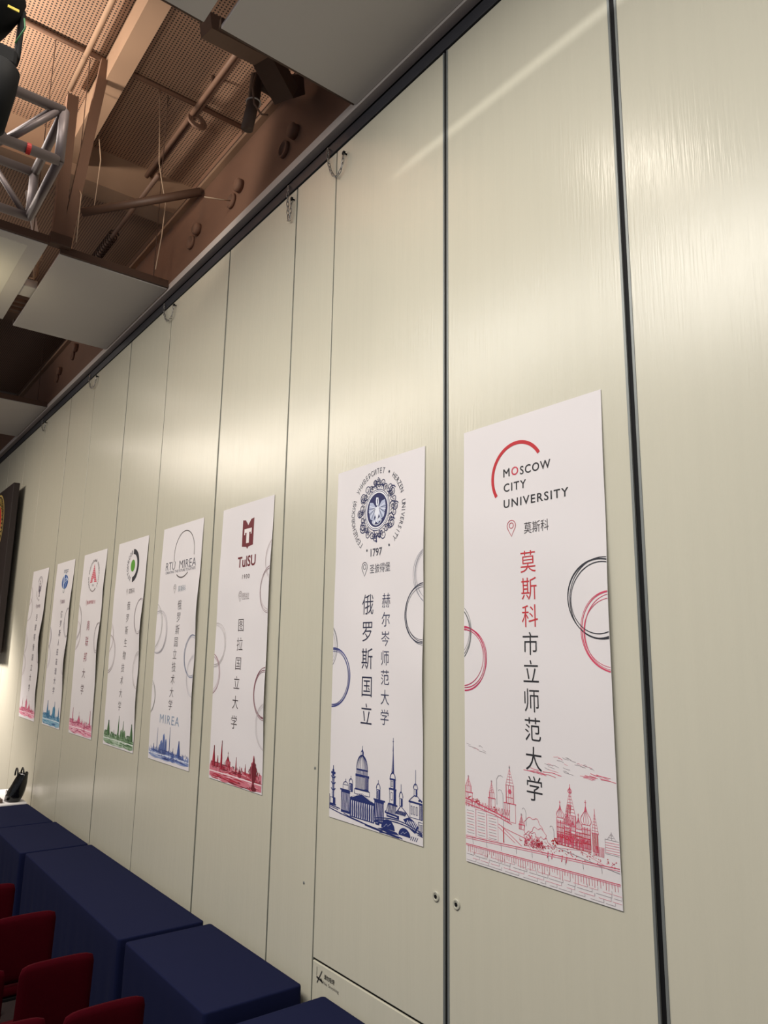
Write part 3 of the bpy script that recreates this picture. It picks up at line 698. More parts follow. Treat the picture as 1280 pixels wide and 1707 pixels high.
# ---- watercolour views of the farther posters
def watercolour(P, c, items, ground, seed, dark=None):
    I = P.ink(); rr = random.Random(seed); lt = mixc(c, 0.64); dk = dark or tuple(int(q * 0.62) for q in c)
    g0, g1 = ground; Wd = P.W
    pts = [(0.01, g0 + 0.02)]
    for k in range(45): pts.append((0.01 + (Wd - 0.02) * k / 44, g1 + rr.uniform(-0.022, 0.020)))
    pts += [(Wd - 0.01, g0 + 0.01)] + [(Wd * (1 - k / 10), g0 + rr.uniform(-0.012, 0.010)) for k in range(1, 10)]
    I.fill(pts, lt, 1)
    for k in range(70):
        x = rr.uniform(0.01, Wd - 0.15); y = rr.uniform(g0 + 0.005, g1); L = rr.uniform(0.05, 0.2)
        I.stroke([(x, y), (x + L * .5, y + rr.uniform(-.004, .004)), (x + L, y - 0.003)], lambda f, q=rr.uniform(.003, .010): q * (0.4 + math.sin(PI * f)), rr.choice((c, c, dk, mixc(c, .4))), 2)
    I.stroke([(0.01, (g0 + g1) / 2), (Wd * .5, (g0 + g1) / 2 + 0.004), (Wd - 0.01, (g0 + g1) / 2)], 0.010, mixc(c, 0.2), 3)
    for it in items:
        k, x, hw, top = it[:4]; b0 = g1 - 0.02
        x *= Wd
        if k == 'spire':
            I.fill([(x - hw, b0), (x + hw, b0), (x + hw * .7, b0 + (top - b0) * .45), (x + 0.002, top), (x - 0.002, top), (x - hw * .7, b0 + (top - b0) * .45)], c, 3)
            I.stroke([(x + hw * .4, b0), (x + hw * .3, b0 + (top - b0) * .45), (x, top)], hw * .45, dk, 4)
        elif k == 'block':
            fillrect(I, x - hw, x + hw, b0, top, mixc(c, 0.75), 2); hatch(I, x - hw + .004, x + hw, b0, top, 0.014, 0.004, dk, rr=rr, lay=3); I.stroke([(x - hw, top), (x + hw, top)], 0.006, dk, 3)
        elif k == 'dome':
            fillrect(I, x - hw, x + hw, b0, top - hw * 1.6, c, 2); hatch(I, x - hw + .004, x + hw, b0, top - hw * 1.6, 0.016, 0.004, mixc(c, .45), rr=rr, lay=3)
            onion(I, x, top - hw * 2.6, hw * .85, dk, 0.004, 2.2, c, 4)
        elif k == 'tower':
            I.fill([(x - hw, b0), (x + hw, b0), (x + hw * .8, top - .03), (x + hw * .2, top), (x - hw * .8, top - .02)], mixc(c, .85), 2)
            hatch(I, x - hw * .7, x + hw * .7, b0, top - .03, hw * .5, 0.005, dk, rr=rr, lay=3)
        elif k == 'urn':
            prof = [(0.3, 0), (1.0, 0.02), (1.0, 0.05), (0.55, 0.07), (0.25, 0.12), (0.75, 0.20), (1.0, 0.30), (1.02, 0.36), (0.7, 0.40), (0.75, 0.43), (0.3, 0.46), (0.28, 0.50), (0.06, 0.56)]
            H = (top - 0.005) / 0.56
            pp = [(x - p * hw, 0.005 + q * H) for p, q in prof]; pq = [(x + p * hw, 0.005 + q * H) for p, q in prof]
            I.fill(pp + pq[::-1], dk, 5)
            I.stroke([(px + hw * .3 * p[0], py) for (px, py), p in zip(pp, prof)], 0.008, mixc(c, .7), 6)
            I.stroke([(x - hw * .9, 0.36 * H), (x - hw * 1.35, 0.31 * H), (x - hw * .9, 0.26 * H)], 0.007, dk, 5)
            I.stroke([(x + hw * .9, 0.36 * H), (x + hw * 1.35, 0.31 * H), (x + hw * .9, 0.26 * H)], 0.007, dk, 5)
        elif k == 'bush':
            for q in range(12): I.disc(x + rr.uniform(-hw, hw), b0 + rr.uniform(0, top - b0), rr.uniform(.008, .018), rr.uniform(.008, .016), rr.choice((c, dk, lt)), 3 + q % 3, 10)
    for k in range(110):
        x = rr.uniform(0.02, Wd - 0.03); y = g1 + rr.uniform(-0.055, 0.015); I.stroke([(x, y), (x + rr.uniform(-.004, .01), y + rr.uniform(0.008, 0.025))], 0.005, rr.choice((c, dk)), 4)
    I.build('skyline_drawing')

# ================= poster with the dark red book logo
P = Poster('white poster with dark red book shaped logo and dark red city view', 2.122 * 2.76, 0.895, 0.022, 0.006, 3.1, 0.004)
P.paper()
MR = (104, 16, 30); I = P.ink(); x0, x1 = 0.384, 0.580; xm = 0.482
I.fill([(x0, 1.862), (xm - 0.02, 1.853), (xm, 1.834), (xm + 0.02, 1.853), (x1, 1.862), (x1, 2.084), (x1 - 0.05, 2.078), (xm + 0.02, 2.052), (xm, 2.030), (xm - 0.02, 2.052), (x0 + 0.05, 2.078), (x0, 2.084)], MR, 1)
fillrect(I, xm - 0.064, xm + 0.064, 1.972, 2.004, (230, 222, 220), 2); fillrect(I, xm - 0.024, xm + 0.024, 1.884, 1.985, (230, 222, 220), 3)
fillrect(I, xm - 0.064, xm - 0.050, 1.955, 1.975, (230, 222, 220), 3); fillrect(I, xm + 0.050, xm + 0.064, 1.955, 1.975, (230, 222, 220), 3)
I.build('emblem', 'dark red book shape with white letter T')
I = P.ink(); I.text('TulSU', 0.482, 1.735, MR, h=0.090, w=0.315, off=0.022); I.build('emblem_lettering')
I = P.ink(); I.text('1930', 0.484, 1.611, (90, 74, 74), h=0.036, w=0.128, off=0.01, spacing=1.15); I.build('emblem_lettering')
pin(P, 0.407, 1.452, 0.085, (120, 104, 104)); place(P, '图拉', 0.505, 1.452, 0.060, (110, 96, 96), off=-0.006)
column(P, '图拉国立大学', 0.443, 1.223, 0.406, 0.468, 0.112, (66, 54, 56))
rings(P, [(0.917, 1.485, 0.179, (140, 110, 116), 0.005), (0.99, 1.72, 0.175, (176, 160, 160), 0.003), (0.003, 1.063, 0.180, (176, 170, 168), 0.004), (-0.05, 0.830, 0.165, (150, 100, 112), 0.005), (0.895, 0.711, 0.186, (120, 50, 66), 0.007), (0.94, 0.47, 0.175, (185, 178, 180), 0.004)])
watercolour(P, (176, 40, 62), [('spire', .09, .030, .262), ('spire', .17, .018, .190), ('spire', .245, .020, .312), ('block', .13, .08, .135), ('dome', .375, .042, .235), ('block', .30, .05, .13), ('spire', .53, .012, .215), ('dome', .60, .03, .15), ('spire', .70, .010, .180), ('block', .55, .09, .10), ('spire', .77, .006, .14), ('urn', .845, .052, .255)], (0.005, 0.120), 21)

# ================= poster with the thin ring logo
P = Poster('white poster with thin ring logo and blue city view above the table', 2.615 * 2.76, 0.960, 0.024, 0.006, 4.4, 0.004)
P.paper()
GR = (74, 78, 92)
I = P.ink(); I.arc(0.555, 1.925, 0.238, 0.222, -8, 196, 0.009, (92, 84, 84), n=60); I.arc(0.535, 1.925, 0.24, 0.225, 238, 305, 0.012, (92, 84, 84), n=30); I.build('emblem', 'thin dark grey open ring')
I = P.ink(); I.text('RTU', 0.245, 1.828, (58, 60, 76), h=0.078, w=0.225, off=-0.012, lay=3); I.build('emblem_lettering')
I = P.ink(); I.text('MIREA', 0.655, 1.826, (58, 60, 76), h=0.078, w=0.395, off=-0.012, lay=3); I.build('emblem_lettering')
I = P.ink(); I.text('CREATING THE FUTURE TOGETHER', 0.490, 1.768, (120, 118, 128), h=0.026, w=0.72, lay=3); I.build('emblem_lettering')
pin(P, 0.389, 1.597, 0.085, (120, 112, 112)); place(P, '莫斯科', 0.560, 1.594, 0.062, (150, 160, 170), off=0.0)
column(P, '俄罗斯国立技术大学', 0.530, 1.440, 0.468, 0.523, 0.100, (84, 76, 80))
I = P.ink(); I.text('MIREA', 0.470, 0.388, (138, 154, 176), h=0.078, w=0.455, off=0.0, spacing=1.2); I.build('caption_lettering')
rings(P, [(-0.105, 1.247, 0.241, (178, 176, 172), 0.005), (0.060, 1.190, 0.205, (160, 156, 164), 0.005), (0.90, 0.974, 0.186, (128, 136, 160), 0.006), (0.98, 0.80, 0.18, (190, 188, 194), 0.004), (-0.08, 0.572, 0.170, (140, 140, 136), 0.006)])
watercolour(P, (82, 104, 164), [('spire', .13, .02, .15), ('spire', .215, .007, .30), ('tower', .33, .035, .200), ('tower', .385, .028, .262), ('tower', .44, .026, .220), ('tower', .29, .022, .16), ('spire', .53, .008, .330), ('block', .40, .13, .11), ('dome', .62, .035, .150), ('spire', .75, .04, .225), ('block', .75, .07, .10), ('spire', .86, .014, .12)], (0.028, 0.100), 22, (48, 62, 120))

# ================= poster with the green dot logo
P = Poster('white poster with green dot inside a thick black half ring', 3.110 * 2.76, 0.950, 0.026, 0.006, 5.2, 0.004)
P.paper()
BK = (30, 30, 40)
I = P.ink(); ex, ey = 0.520, 1.930
I.arc(ex, ey, 0.165, 0.155, -88, 92, 0.056, BK, n=50); I.disc(ex, ey, 0.066, 0.066, (84, 150, 40), 2); I.build('emblem', 'green disc and black half ring')
I = P.ink()
for k, ch in enumerate('РОСБИОТЕХ'):
    th = math.radians(106 + k * 17.5); I.text(ch, ex + 0.165 * math.cos(th), ey + 0.155 * math.sin(th), (70, 66, 78), em=0.062, rot=th - PI / 2, off=0.02)
I.build('emblem_lettering')
pin(P, 0.400, 1.645, 0.07, (150, 140, 136)); place(P, '莫斯科', 0.545, 1.650, 0.062, (120, 112, 112), off=0.0)
column(P, '俄罗斯生物技术大学', 0.492, 1.492, 0.452, 0.430, 0.100, (92, 84, 86))
rings(P, [(0.885, 1.375, 0.184, (140, 128, 134), 0.006), (-0.038, 0.978, 0.212, (160, 146, 146), 0.006), (-0.10, 1.15, 0.19, (184, 172, 170), 0.004), (0.965, 0.814, 0.186, (176, 168, 164), 0.005)])
watercolour(P, (92, 128, 84), [('spire', .16, .055, .262), ('block', .12, .07, .15), ('spire', .36, .015, .175), ('block', .36, .06, .13), ('spire', .50, .022, .330), ('spire', .65, .022, .285), ('tower', .60, .035, .20), ('tower', .70, .035, .20), ('spire', .92, .05, .275), ('block', .85, .06, .15), ('bush', .2, .10, .14), ('bush', .45, .10, .13), ('bush', .75, .12, .13)], (0.018, 0.125), 23, (44, 78, 44))

# ================= poster with the pink triangle
P = Poster('white poster with pink striped triangle inside a ring of letters', 3.600 * 2.76, 0.930, 0.028, 0.006, 0.9, 0.004)
P.paper()
I = P.ink(); tx, ty = 0.478, 1.92
for k in range(9):
    f = k / 9; y = 1.838 + 0.21 * f; hw = 0.140 * (1 - f)
    I.fill([(tx - hw, y), (tx - hw * .25 * (k < 2), y + 0.004), (tx - hw * .25 * (k < 2), y + 0.022), (tx - hw * .88, y + 0.019)], (206, 92, 108), 1); I.fill([(tx + hw * .25 * (k < 2), y + 0.004), (tx + hw, y), (tx + hw * .88, y + 0.019), (tx + hw * .25 * (k < 2), y + 0.022)], (206, 92, 108), 1)
I.fill([(tx - 0.018, 2.035), (tx + 0.018, 2.035), (tx, 2.075)], (206, 92, 108), 1)
I.arc(tx, 1.79, 0.10, 0.06, 200, 340, 0.014, (150, 140, 140)); I.arc(tx, 1.79, 0.13, 0.06, 210, 330, 0.008, (150, 140, 140))
I.build('emblem', 'pink striped triangle')
I = P.ink(); s_ = 'ЮЖНЫЙ ФЕДЕРАЛЬНЫЙ УНИВЕРСИТЕТ'
for k, ch in enumerate(s_):
    if ch == ' ': continue
    th = math.radians(222 - k * 264 / (len(s_) - 1)); I.text(ch, tx + 0.205 * math.cos(th), ty + 0.195 * math.sin(th), (110, 100, 104), em=0.046, rot=th - PI / 2, off=0.01)
I.text('1915', tx, 1.805, (110, 100, 104), h=0.028); I.build('emblem_lettering')
pin(P, 0.285, 1.590, 0.075, (190, 120, 130)); place(P, '顿河畔罗斯托夫', 0.470, 1.594, 0.052, (186, 120, 128), off=0.01, sx=0.9)
column(P, '南联邦大学', 0.440, 1.310, 0.415, 0.540, 0.128, lambda i: (150, 84, 96) if i in (0, 1, 2) else (112, 92, 98), off=0.0)
rings(P, [(-0.12, 1.360, 0.25, (170, 160, 160), 0.006), (-0.04, 1.20, 0.18, (190, 176, 176), 0.005), (0.896, 1.163, 0.177, (150, 140, 146), 0.006)])
watercolour(P, (214, 110, 140), [('spire', .14, .02, .310), ('block', .10, .08, .17), ('dome', .42, .05, .270), ('block', .42, .12, .15), ('spire', .56, .02, .20), ('dome', .68, .045, .18), ('spire', .90, .024, .315), ('block', .84, .09, .14), ('block', .25, .07, .14)], (0.018, 0.150), 24, (160, 64, 96))

# ================= poster with the blue globe
P = Poster('white poster with blue globe emblem and teal city view', 4.075 * 2.76, 0.890, 0.032, 0.006, 2.2, 0.004)
P.paper()
BL = (36, 82, 150)
I = P.ink(); gx, gy = 0.485, 1.935
I.disc(gx, gy, 0.155, 0.100, BL, 1)
I.stroke([(gx - 0.055, gy + 0.12), (gx - 0.06, gy), (gx - 0.05, gy - 0.11)], 0.028, (226, 230, 238), 2); I.arc(gx + 0.06, gy - 0.02, 0.09, 0.07, 20, 160, 0.012, (200, 212, 232), 2); I.stroke([(gx - 0.05, gy - 0.02), (gx + 0.10, gy + 0.03), (gx + 0.15, gy + 0.01)], 0.010, (200, 212, 232), 2)
I.stroke([(gx + 0.02, gy - 0.10), (gx + 0.07, gy), (gx + 0.05, gy + 0.09)], 0.010, (200, 212, 232), 2)
I.arc(gx - 0.02, gy - 0.118, 0.035, 0.030, 0, 360, 0.010, (90, 108, 110), n=20); I.arc(gx + 0.03, gy + 0.102, 0.03, 0.02, 0, 180, 0.012, (170, 186, 206), n=20)
I.build('emblem', 'blue globe with white lines')
I = P.ink(); I.text('РУДН', gx + 0.01, gy + 0.138, (70, 84, 110), h=0.034, w=0.20, off=0.012); I.stroke([(gx - 0.10, gy + 0.166), (gx + 0.13, gy + 0.166)], 0.008, (70, 84, 110)); I.build('emblem_lettering')
pin(P, 0.370, 1.662, 0.07, (160, 140, 150)); place(P, '莫斯科', 0.500, 1.662, 0.058, (150, 130, 140), off=0.01)
column(P, '俄罗斯人民友谊大学', 0.478, 1.490, 0.440, 0.470, 0.098, (104, 96, 110), off=0.006)
rings(P, [(0.835, 1.371, 0.190, (140, 134, 144), 0.007), (-0.115, 1.17, 0.19, (168, 160, 170), 0.006), (-0.06, 0.92, 0.17, (176, 168, 176), 0.005), (0.94, 0.86, 0.17, (186, 180, 186), 0.005)])
watercolour(P, (66, 132, 166), [('spire', .26, .045, .330), ('tower', .36, .05, .215), ('tower', .62, .075, .270), ('spire', .64, .03, .330), ('spire', .90, .030, .270), ('block', .22, .10, .16), ('block', .80, .12, .13), ('bush', .12, .08, .15), ('bush', .45, .12, .12)], (0.018, 0.145), 25, (36, 84, 136))

# ================= farthest poster with the grey crest
P = Poster('white poster with small grey crest, farthest along the wall', 4.588 * 2.76, 0.960, 0.050, 0.006, 5.9, 0.010)
P.paper()
I = P.ink(); ox, oy = 0.520, 1.93; G2 = (112, 100, 110)
I.arc(ox, oy + 0.03, 0.150, 0.150, 20, 150, 0.014, (150, 142, 150)); I.arc(ox, oy + 0.03, 0.128, 0.128, 10, 170, 0.008, (160, 150, 156))
for s in (-1, 1):
    I.fill([(ox, oy), (ox + s * 0.05, oy + 0.06), (ox + s * 0.085, oy + 0.03), (ox + s * 0.07, oy - 0.05), (ox, oy - 0.04)], G2, 1)
    for k in range(4): I.stroke([(ox + s * 0.015, oy + 0.01), (ox + s * (0.085 - k * .008), oy + 0.035 - k * 0.026)], 0.006, (200, 194, 200), 2)
    I.disc(ox + s * 0.026, oy + 0.074, 0.014, 0.018, G2, 1, 14)
I.fill([(ox - 0.03, oy + 0.03), (ox + 0.03, oy + 0.03), (ox + 0.026, oy - 0.07), (ox, oy - 0.10), (ox - 0.026, oy - 0.07)], (92, 84, 100), 2); I.fill([(ox - 0.022, oy + 0.10), (ox + 0.022, oy + 0.10), (ox, oy + 0.135)], G2, 2); fillrect(I, ox - 0.022, ox + 0.022, oy - 0.130, oy - 0.095, G2, 1)
I.build('emblem', 'grey double eagle crest')
I = P.ink()
for k, ch in enumerate('СПБГУ'):
    th = math.radians(196 + k * 12); I.text(ch, ox + 0.17 * math.cos(th), oy + 0.17 * math.sin(th), G2, em=0.045, rot=th - PI / 2)
I.text('1724', ox, oy - 0.175, G2, h=0.028); I.build('emblem_lettering')
pin(P, 0.410, 1.660, 0.07, (160, 144, 150)); place(P, '圣彼得堡', 0.545, 1.660, 0.056, (156, 140, 146), off=0.01)
column(P, '圣彼得堡国立大学', 0.505, 1.490, 0.490, 0.450, 0.108, (100, 92, 100), off=0.006)
rings(P, [(-0.04, 1.840, 0.150, (170, 160, 160), 0.006), (0.0, 1.62, 0.175, (184, 176, 178), 0.005), (0.97, 1.02, 0.19, (160, 150, 156), 0.006), (-0.08, 1.10, 0.18, (184, 176, 178), 0.005), (-0.05, .78, .17, (170, 160, 160), .005)])
watercolour(P, (214, 96, 128), [('spire', .17, .012, .285), ('dome', .42, .055, .330), ('dome', .62, .060, .270), ('block', .25, .12, .15), ('block', .80, .12, .13), ('spire', .75, .01, .20)], (0.040, 0.140), 26, (160, 56, 90))

# no smoking sign, printed on the kick panel
tgt = [o for o in COL.objects if o.name.startswith('partition_panel') and 'no smoking' in o.get('label', '')][0]
class Flat:
    W = 1.0
    def __init__(s, t, y, z): s.t = t; s.y = y; s.z = z
    def pt(s, a, b, lay=0.0): return Vector((-lay - 0.0002, s.y - a, s.z + b)) - Vector(s.t.location)
F = Flat(tgt, 4.185, 0.765); I = Ink(F); SG = (50, 48, 46)
I.stroke([(0.008, 0.098), (0.008, 0.050)], 0.004, SG); I.stroke([(0.006, 0.042), (0.06, 0.034)], 0.012, SG); I.stroke([(0.066, 0.090), (0.012, 0.010)], 0.008, SG); I.stroke([(0.07, 0.026), (0.052, 0.046)], 0.010, SG)
I.stroke([(0.06, 0.04), (0.076, 0.028)], 0.010, SG)
I.text('请勿吸烟', 0.145, 0.068, SG, em=0.030, off=0.015, sx=0.95); I.text('No Smoking', 0.165, 0.030, (96, 92, 88), h=0.024, w=0.165)
I.build('no_smoking_sign', 'small dark no smoking sign', clip=False)

# ------------------------------------------------------------------ tables and cloths
def cloth(x0, x1, y0, y1, H, label, mtl, group, seed, bottom=0.006):
    rr = random.Random(seed)
    bm = NB(); N = 40; rc = 0.025
    per = []
    def edge(p, q, n):
        for k in range(n): per.append((p[0] + (q[0] - p[0]) * k / n, p[1] + (q[1] - p[1]) * k / n))
    nx = 24; ny = int(36 * (y1 - y0))
    def corner(cx, cy, a0):
        for k in range(5): a = a0 + PI / 2 * k / 5; per.append((cx + rc * math.cos(a), cy + rc * math.sin(a)))
    edge((x0 + rc, y0), (x1 - rc, y0), nx); corner(x1 - rc, y0 + rc, -PI / 2)
    edge((x1, y0 + rc), (x1, y1 - rc), ny); corner(x1 - rc, y1 - rc, 0)
    edge((x1 - rc, y1), (x0 + rc, y1), nx); corner(x0 + rc, y1 - rc, PI / 2)
    edge((x0, y1 - rc), (x0, y0 + rc), ny); corner(x0 + rc, y0 + rc, PI)
    cx, cy = (x0 + x1) / 2, (y0 + y1) / 2; ph = [rr.uniform(0, 6) for _ in range(4)]
    rings_ = []
    levels = [(0.012, 0.0), (0.005, 0.0015), (0.0015, 0.005), (0, 0.012)] + [(0, 0.012 + (H - bottom - 0.012) * k / 10) for k in range(1, 11)]
    L = 0
    for inset, drop in levels:
        ring = []; f = max(0, (drop - 0.03) / H)
        s = 0
        for k, (px, py) in enumerate(per):
            dx = dy = 0
            # outward normal
            ox = 1 if px >= x1 - rc else (-1 if px <= x0 + rc else 0); oy = 1 if py >= y1 - rc else (-1 if py <= y0 + rc else 0)
            n = Vector((ox, oy)); n = n.normalized() if n.length else Vector((0, 0))
            fold = (0.35 * math.sin(px * 23 + py * 17 + ph[0]) + 0.35 * math.sin(py * 31 - px * 9 + ph[1]) + 0.3)
            cdist = min(abs(px - x0), abs(px - x1)) + min(abs(py - y0), abs(py - y1))
            cf = math.exp(-(cdist / 0.07) ** 2) * 0.030
            off = f * (0.004 + 0.011 * fold + cf * (0.5 + 0.5 * math.sin(cdist * 110)))
            if oy: off = min(off, 0.0035)
            if ox == 1 and mtl is M_navy: off *= 0.5
            ring.append(bm.verts.new((px + n.x * (off - inset), py + n.y * (off - inset), H - drop)))
        rings_.append(ring)
    bm.faces.new(rings_[0])
    for A, B in zip(rings_, rings_[1:]):
        for k in range(len(A)): bm.faces.new((A[k], B[k], B[(k + 1) % len(A)], A[(k + 1) % len(A)]))
    o = solo('tablecloth', bm, mtl, label, 'tablecloth', (cx, cy, 0), group, True)
    o.data.polygons[0].use_smooth = False
    return o
def table(x0, x1, y0, y1, label, H=0.738):
    t = thing('banquet_table', label, 'table', ((x0 + x1) / 2, (y0 + y1) / 2, 0), 'tables under cloths')
    bm = NB(); box(bm, x0 + .01, x1 - .01, y0 + .01, y1 - .01, H - 0.03, H, 0.004); child('tabletop', bm, M_wood, t)
    for sx in (x0 + .05, x1 - .05):
        for sy in (y0 + .08, y1 - .08):
            bm = NB(); tube(bm, [(sx, sy, 0), (sx, sy, H - 0.03)], 0.014, 10); child('leg', bm, M_steel, t)
spans = [(2.66, 4.055, -0.030, -0.640, 'nearest one, at the bottom edge below the no smoking sign'), (4.250, 5.560, -0.060, -0.702, 'second nearest, below the dark red book logo poster'), (5.622, 8.430, -0.083, -0.725, 'long one over two tables, middle of the blue run'),
         (8.462, 9.750, -0.105, -0.765, 'second farthest of the blue tables'), (9.775, 11.05, -0.130, -0.780, 'farthest of the blue tables, next to the white table')]
for k, (y0, y1, xr, xl, pos) in enumerate(spans):
    if k == 2:
        table(xl, xr, y0, 7.02, 'table under the near half of the long navy tablecloth'); table(xl, xr, 7.032, y1, 'table under the far half of the long navy tablecloth')
    else: table(xl, xr, y0, y1, 'table under the navy tablecloth, ' + pos.split(',')[0])
    cloth(xl - 0.004, xr + 0.004, y0 + 0.001, y1 - 0.001, 0.75, 'floor length navy blue tablecloth, ' + pos, M_navy, 'navy tablecloths', 40 + k)
table(-1.5, -0.12, 11.12, 12.32, 'table hidden under the white tablecloth at the far end')
cloth(-1.504, -0.116, 11.116, 12.324, 0.755, 'bright white tablecloth at the far end of the blue tables', M_whitecloth, None, 77)

# black bag on the white table
t = thing('handbag', 'glossy black bag standing on the white table against the wall', 'bag', (-0.26, 11.36, 0.757))
bm = NB(); n = 22
ringsb = []
for j in range(15):
    f = j / 14; z = 0.757 + 0.36 * f; hx = 0.11 * (1 - 0.5 * f ** 1.6) * (0.86 + 0.14 * min(1, f * 6)); hy = 0.170 * (1 - 0.45 * f ** 2.2) * (0.88 + 0.12 * min(1, f * 6))
    ringsb.append([bm.verts.new((-0.26 + 0.09 * f + hx * (1 + 0.05 * math.sin(5 * a + 7 * f)) * math.cos(a), 11.34 - 0.10 * f + hy * (1 + 0.05 * math.sin(4 * a - 5 * f)) * math.sin(a), z + 0.012 * math.sin(3 * a) * f)) for a in [2 * PI * k / n for k in range(n)]])
for A, B in zip(ringsb, ringsb[1:]):
    for k in range(n): bm.faces.new((A[k], A[(k + 1) % n], B[(k + 1) % n], B[k]))
bm.faces.new(ringsb[0][::-1]); bm.faces.new(ringsb[-1]); child('body', bm, M_gloss, t, True)
for dx in (-0.07, 0.05):
    bm = NB(); tube(bm, [(-0.22 + dx * .6 + 0.0, 11.24 + 0.075 * math.cos(PI * k / 14), 1.085 + 0.10 * math.sin(PI * k / 14)) for k in range(15)], 0.011, 8); child('handle', bm, M_gloss, t, True)
bm = NB(); box(bm, -0.345, -0.335, 11.30, 11.38, 0.85, 0.90, 0.004); child('buckle', bm, M_steel, t)
bm = NB(); box(bm, -0.55, -0.40, 11.22, 11.42, 0.757, 0.805, 0.006)
solo('box', bm, M_wood, 'small flat brown box on the white table at the left edge', 'box', (-0.47, 11.32, 0.757))

# ------------------------------------------------------------------ chairs
def make_chair(label, cx, cy):
    t = thing('banquet_chair', label, 'chair', (cx, cy, 0), 'red chairs in rows by the tables')
    bm = NB(); nx, nz = 12, 12
    Wc = 0.425; z0, z1 = 0.50, 0.945
    F_, B_ = [], []
    for j in range(nz + 1):
        f = j / nz; z = z0 + (z1 - z0) * f
        rf, rb = [], []
        for i in range(nx + 1):
            g = i / nx * 2 - 1
            hw = Wc / 2 * (1 - 0.02 * f)
            e = max(abs(g) ** 10, (f ** 14), (1 - f) ** 14)
            x = cx + hw * g * (1 - 0.05 * max(0, (f - 0.92) / 0.08) ** 2); zz = z - 0.014 * abs(g) ** 8 * (f > 0.9)
            lean = -0.05 * (f - 1) - 0.0
            yy = cy + lean * 1.0 + 0.014 * (1 - g * g)
            rb.append(bm.verts.new((x, yy - 0.024 * (1 - e * 0.6), zz))); rf.append(bm.verts.new((x, yy + 0.030 * (1 - e * 0.7), zz)))
        F_.append(rf); B_.append(rb)
    for G, s in ((F_, 1), (B_, -1)):
        for j in range(nz):
            for i in range(nx):
                q = (G[j][i], G[j][i + 1], G[j + 1][i + 1], G[j + 1][i]); bm.faces.new(q if s < 0 else q[::-1])
    ring = [(0, i) for i in range(nx)] + [(j, nx) for j in range(nz)] + [(nz, i) for i in range(nx, 0, -1)] + [(j, 0) for j in range(nz, 0, -1)]
    for k in range(len(ring)):
        a, b = ring[k], ring[(k + 1) % len(ring)]; bm.faces.new((B_[a[0]][a[1]], B_[b[0]][b[1]], F_[b[0]][b[1]], F_[a[0]][a[1]]))
    child('backrest', bm, M_red, t, True)
    bm = NB(); box(bm, cx - 0.215, cx + 0.215, cy + 0.06, cy + 0.48, 0.41, 0.485, 0.03, 4); child('seat', bm, M_red, t, True)
    for s in (-1, 1):
        bm = NB(); tube(bm, [(cx + s * 0.185, cy - 0.02, 0.0), (cx + s * 0.185, cy + 0.052, 0.42), (cx + s * 0.17, cy + 0.050, 0.52), (cx + s * 0.165, cy + 0.020, 0.80)], 0.010, 8); child('leg', bm, M_redframe, t, True)
        bm = NB(); tube(bm, [(cx + s * 0.195, cy + 0.47, 0.0), (cx + s * 0.19, cy + 0.43, 0.41)], 0.011, 8); child('leg', bm, M_redframe, t, True)
    bm = NB(); box(bm, cx - 0.2, cx + 0.2, cy + 0.07, cy + 0.46, 0.385, 0.409, 0.005); child('seat_frame', bm, M_redframe, t)
    return t
def copy_chair(src, label, x, y):
    r = src.copy(); COL.objects.link(r); r.location = (x, y, 0); r['label'] = label
    for ch in list(src.children):
        c = ch.copy(); COL.objects.link(c); c.parent = r
    return r
c0 = make_chair('red velvet chair beside the blue tables, nearest one, at the bottom edge', -1.270, 4.235)
for lab, x, y in (('red velvet chair beside the blue tables, second from the bottom edge', -1.312, 4.985), ('red velvet chair beside the blue tables, third from the bottom edge', -1.300, 5.900),
                  ('red velvet chair beside the blue tables, farthest, only its right corner in view', -1.392, 6.740),
                  ('red velvet chair left of the nearest chair, cut off by the bottom edge', -1.755, 4.290), ('red velvet chair at the left edge, left of the second chair from the bottom', -1.800, 5.020)):
    copy_chair(c0, lab, x, y)

# ------------------------------------------------------------------ dark banner at the far end
t = thing('banner', 'dark hanging banner with gold ringed red emblem at far left', 'banner', (-0.16, 15.3, 2.7))
bm = NB(); box(bm, -0.20, -0.10, 13.95, 16.7, 2.7, 5.64, 0.006); child('panel', bm, M_board, t)
yc, zc = 15.10, 4.98
def ringx(bm, r0, r1, x, n=64):
    A = [bm.verts.new((x, yc + r0 * math.cos(2 * PI * k / n), zc + r0 * math.sin(2 * PI * k / n))) for k in range(n)]
    B = [bm.verts.new((x, yc + r1 * math.cos(2 * PI * k / n), zc + r1 * math.sin(2 * PI * k / n))) for k in range(n)]
    for k in range(n): bm.faces.new((A[k], A[(k + 1) % n], B[(k + 1) % n], B[k]))
bm = NB(); ringx(bm, 0.575, 0.61, -0.2012); child('emblem_ring', bm, M_gold, t)
bm = NB(); ringx(bm, 0.395, 0.42, -0.2016); child('emblem_ring', bm, M_gold, t)
bm = NB(); lathe(bm, [(0.40, 0.0), (0.40, 0.001)], (-0.2002, yc, zc), (-1, 0, 0), 64); child('emblem_disc', bm, M_redink, t)
bm = NB()
for k in range(40):
    a = 2 * PI * k / 40; r1 = 0.545 if k % 3 else 0.555
    bar(bm, (-0.203, yc + 0.455 * math.cos(a), zc + 0.455 * math.sin(a)), (-0.203, yc + r1 * math.cos(a + .05), zc + r1 * math.sin(a + .05)), 0.030, 0.004)
    bar(bm, (-0.203, yc + 0.46 * math.cos(a), zc + 0.46 * math.sin(a)), (-0.203, yc + 0.50 * math.cos(a + .09), zc + 0.50 * math.sin(a + .09)), 0.018, 0.004)
child('emblem_marks', bm, M_gold, t)

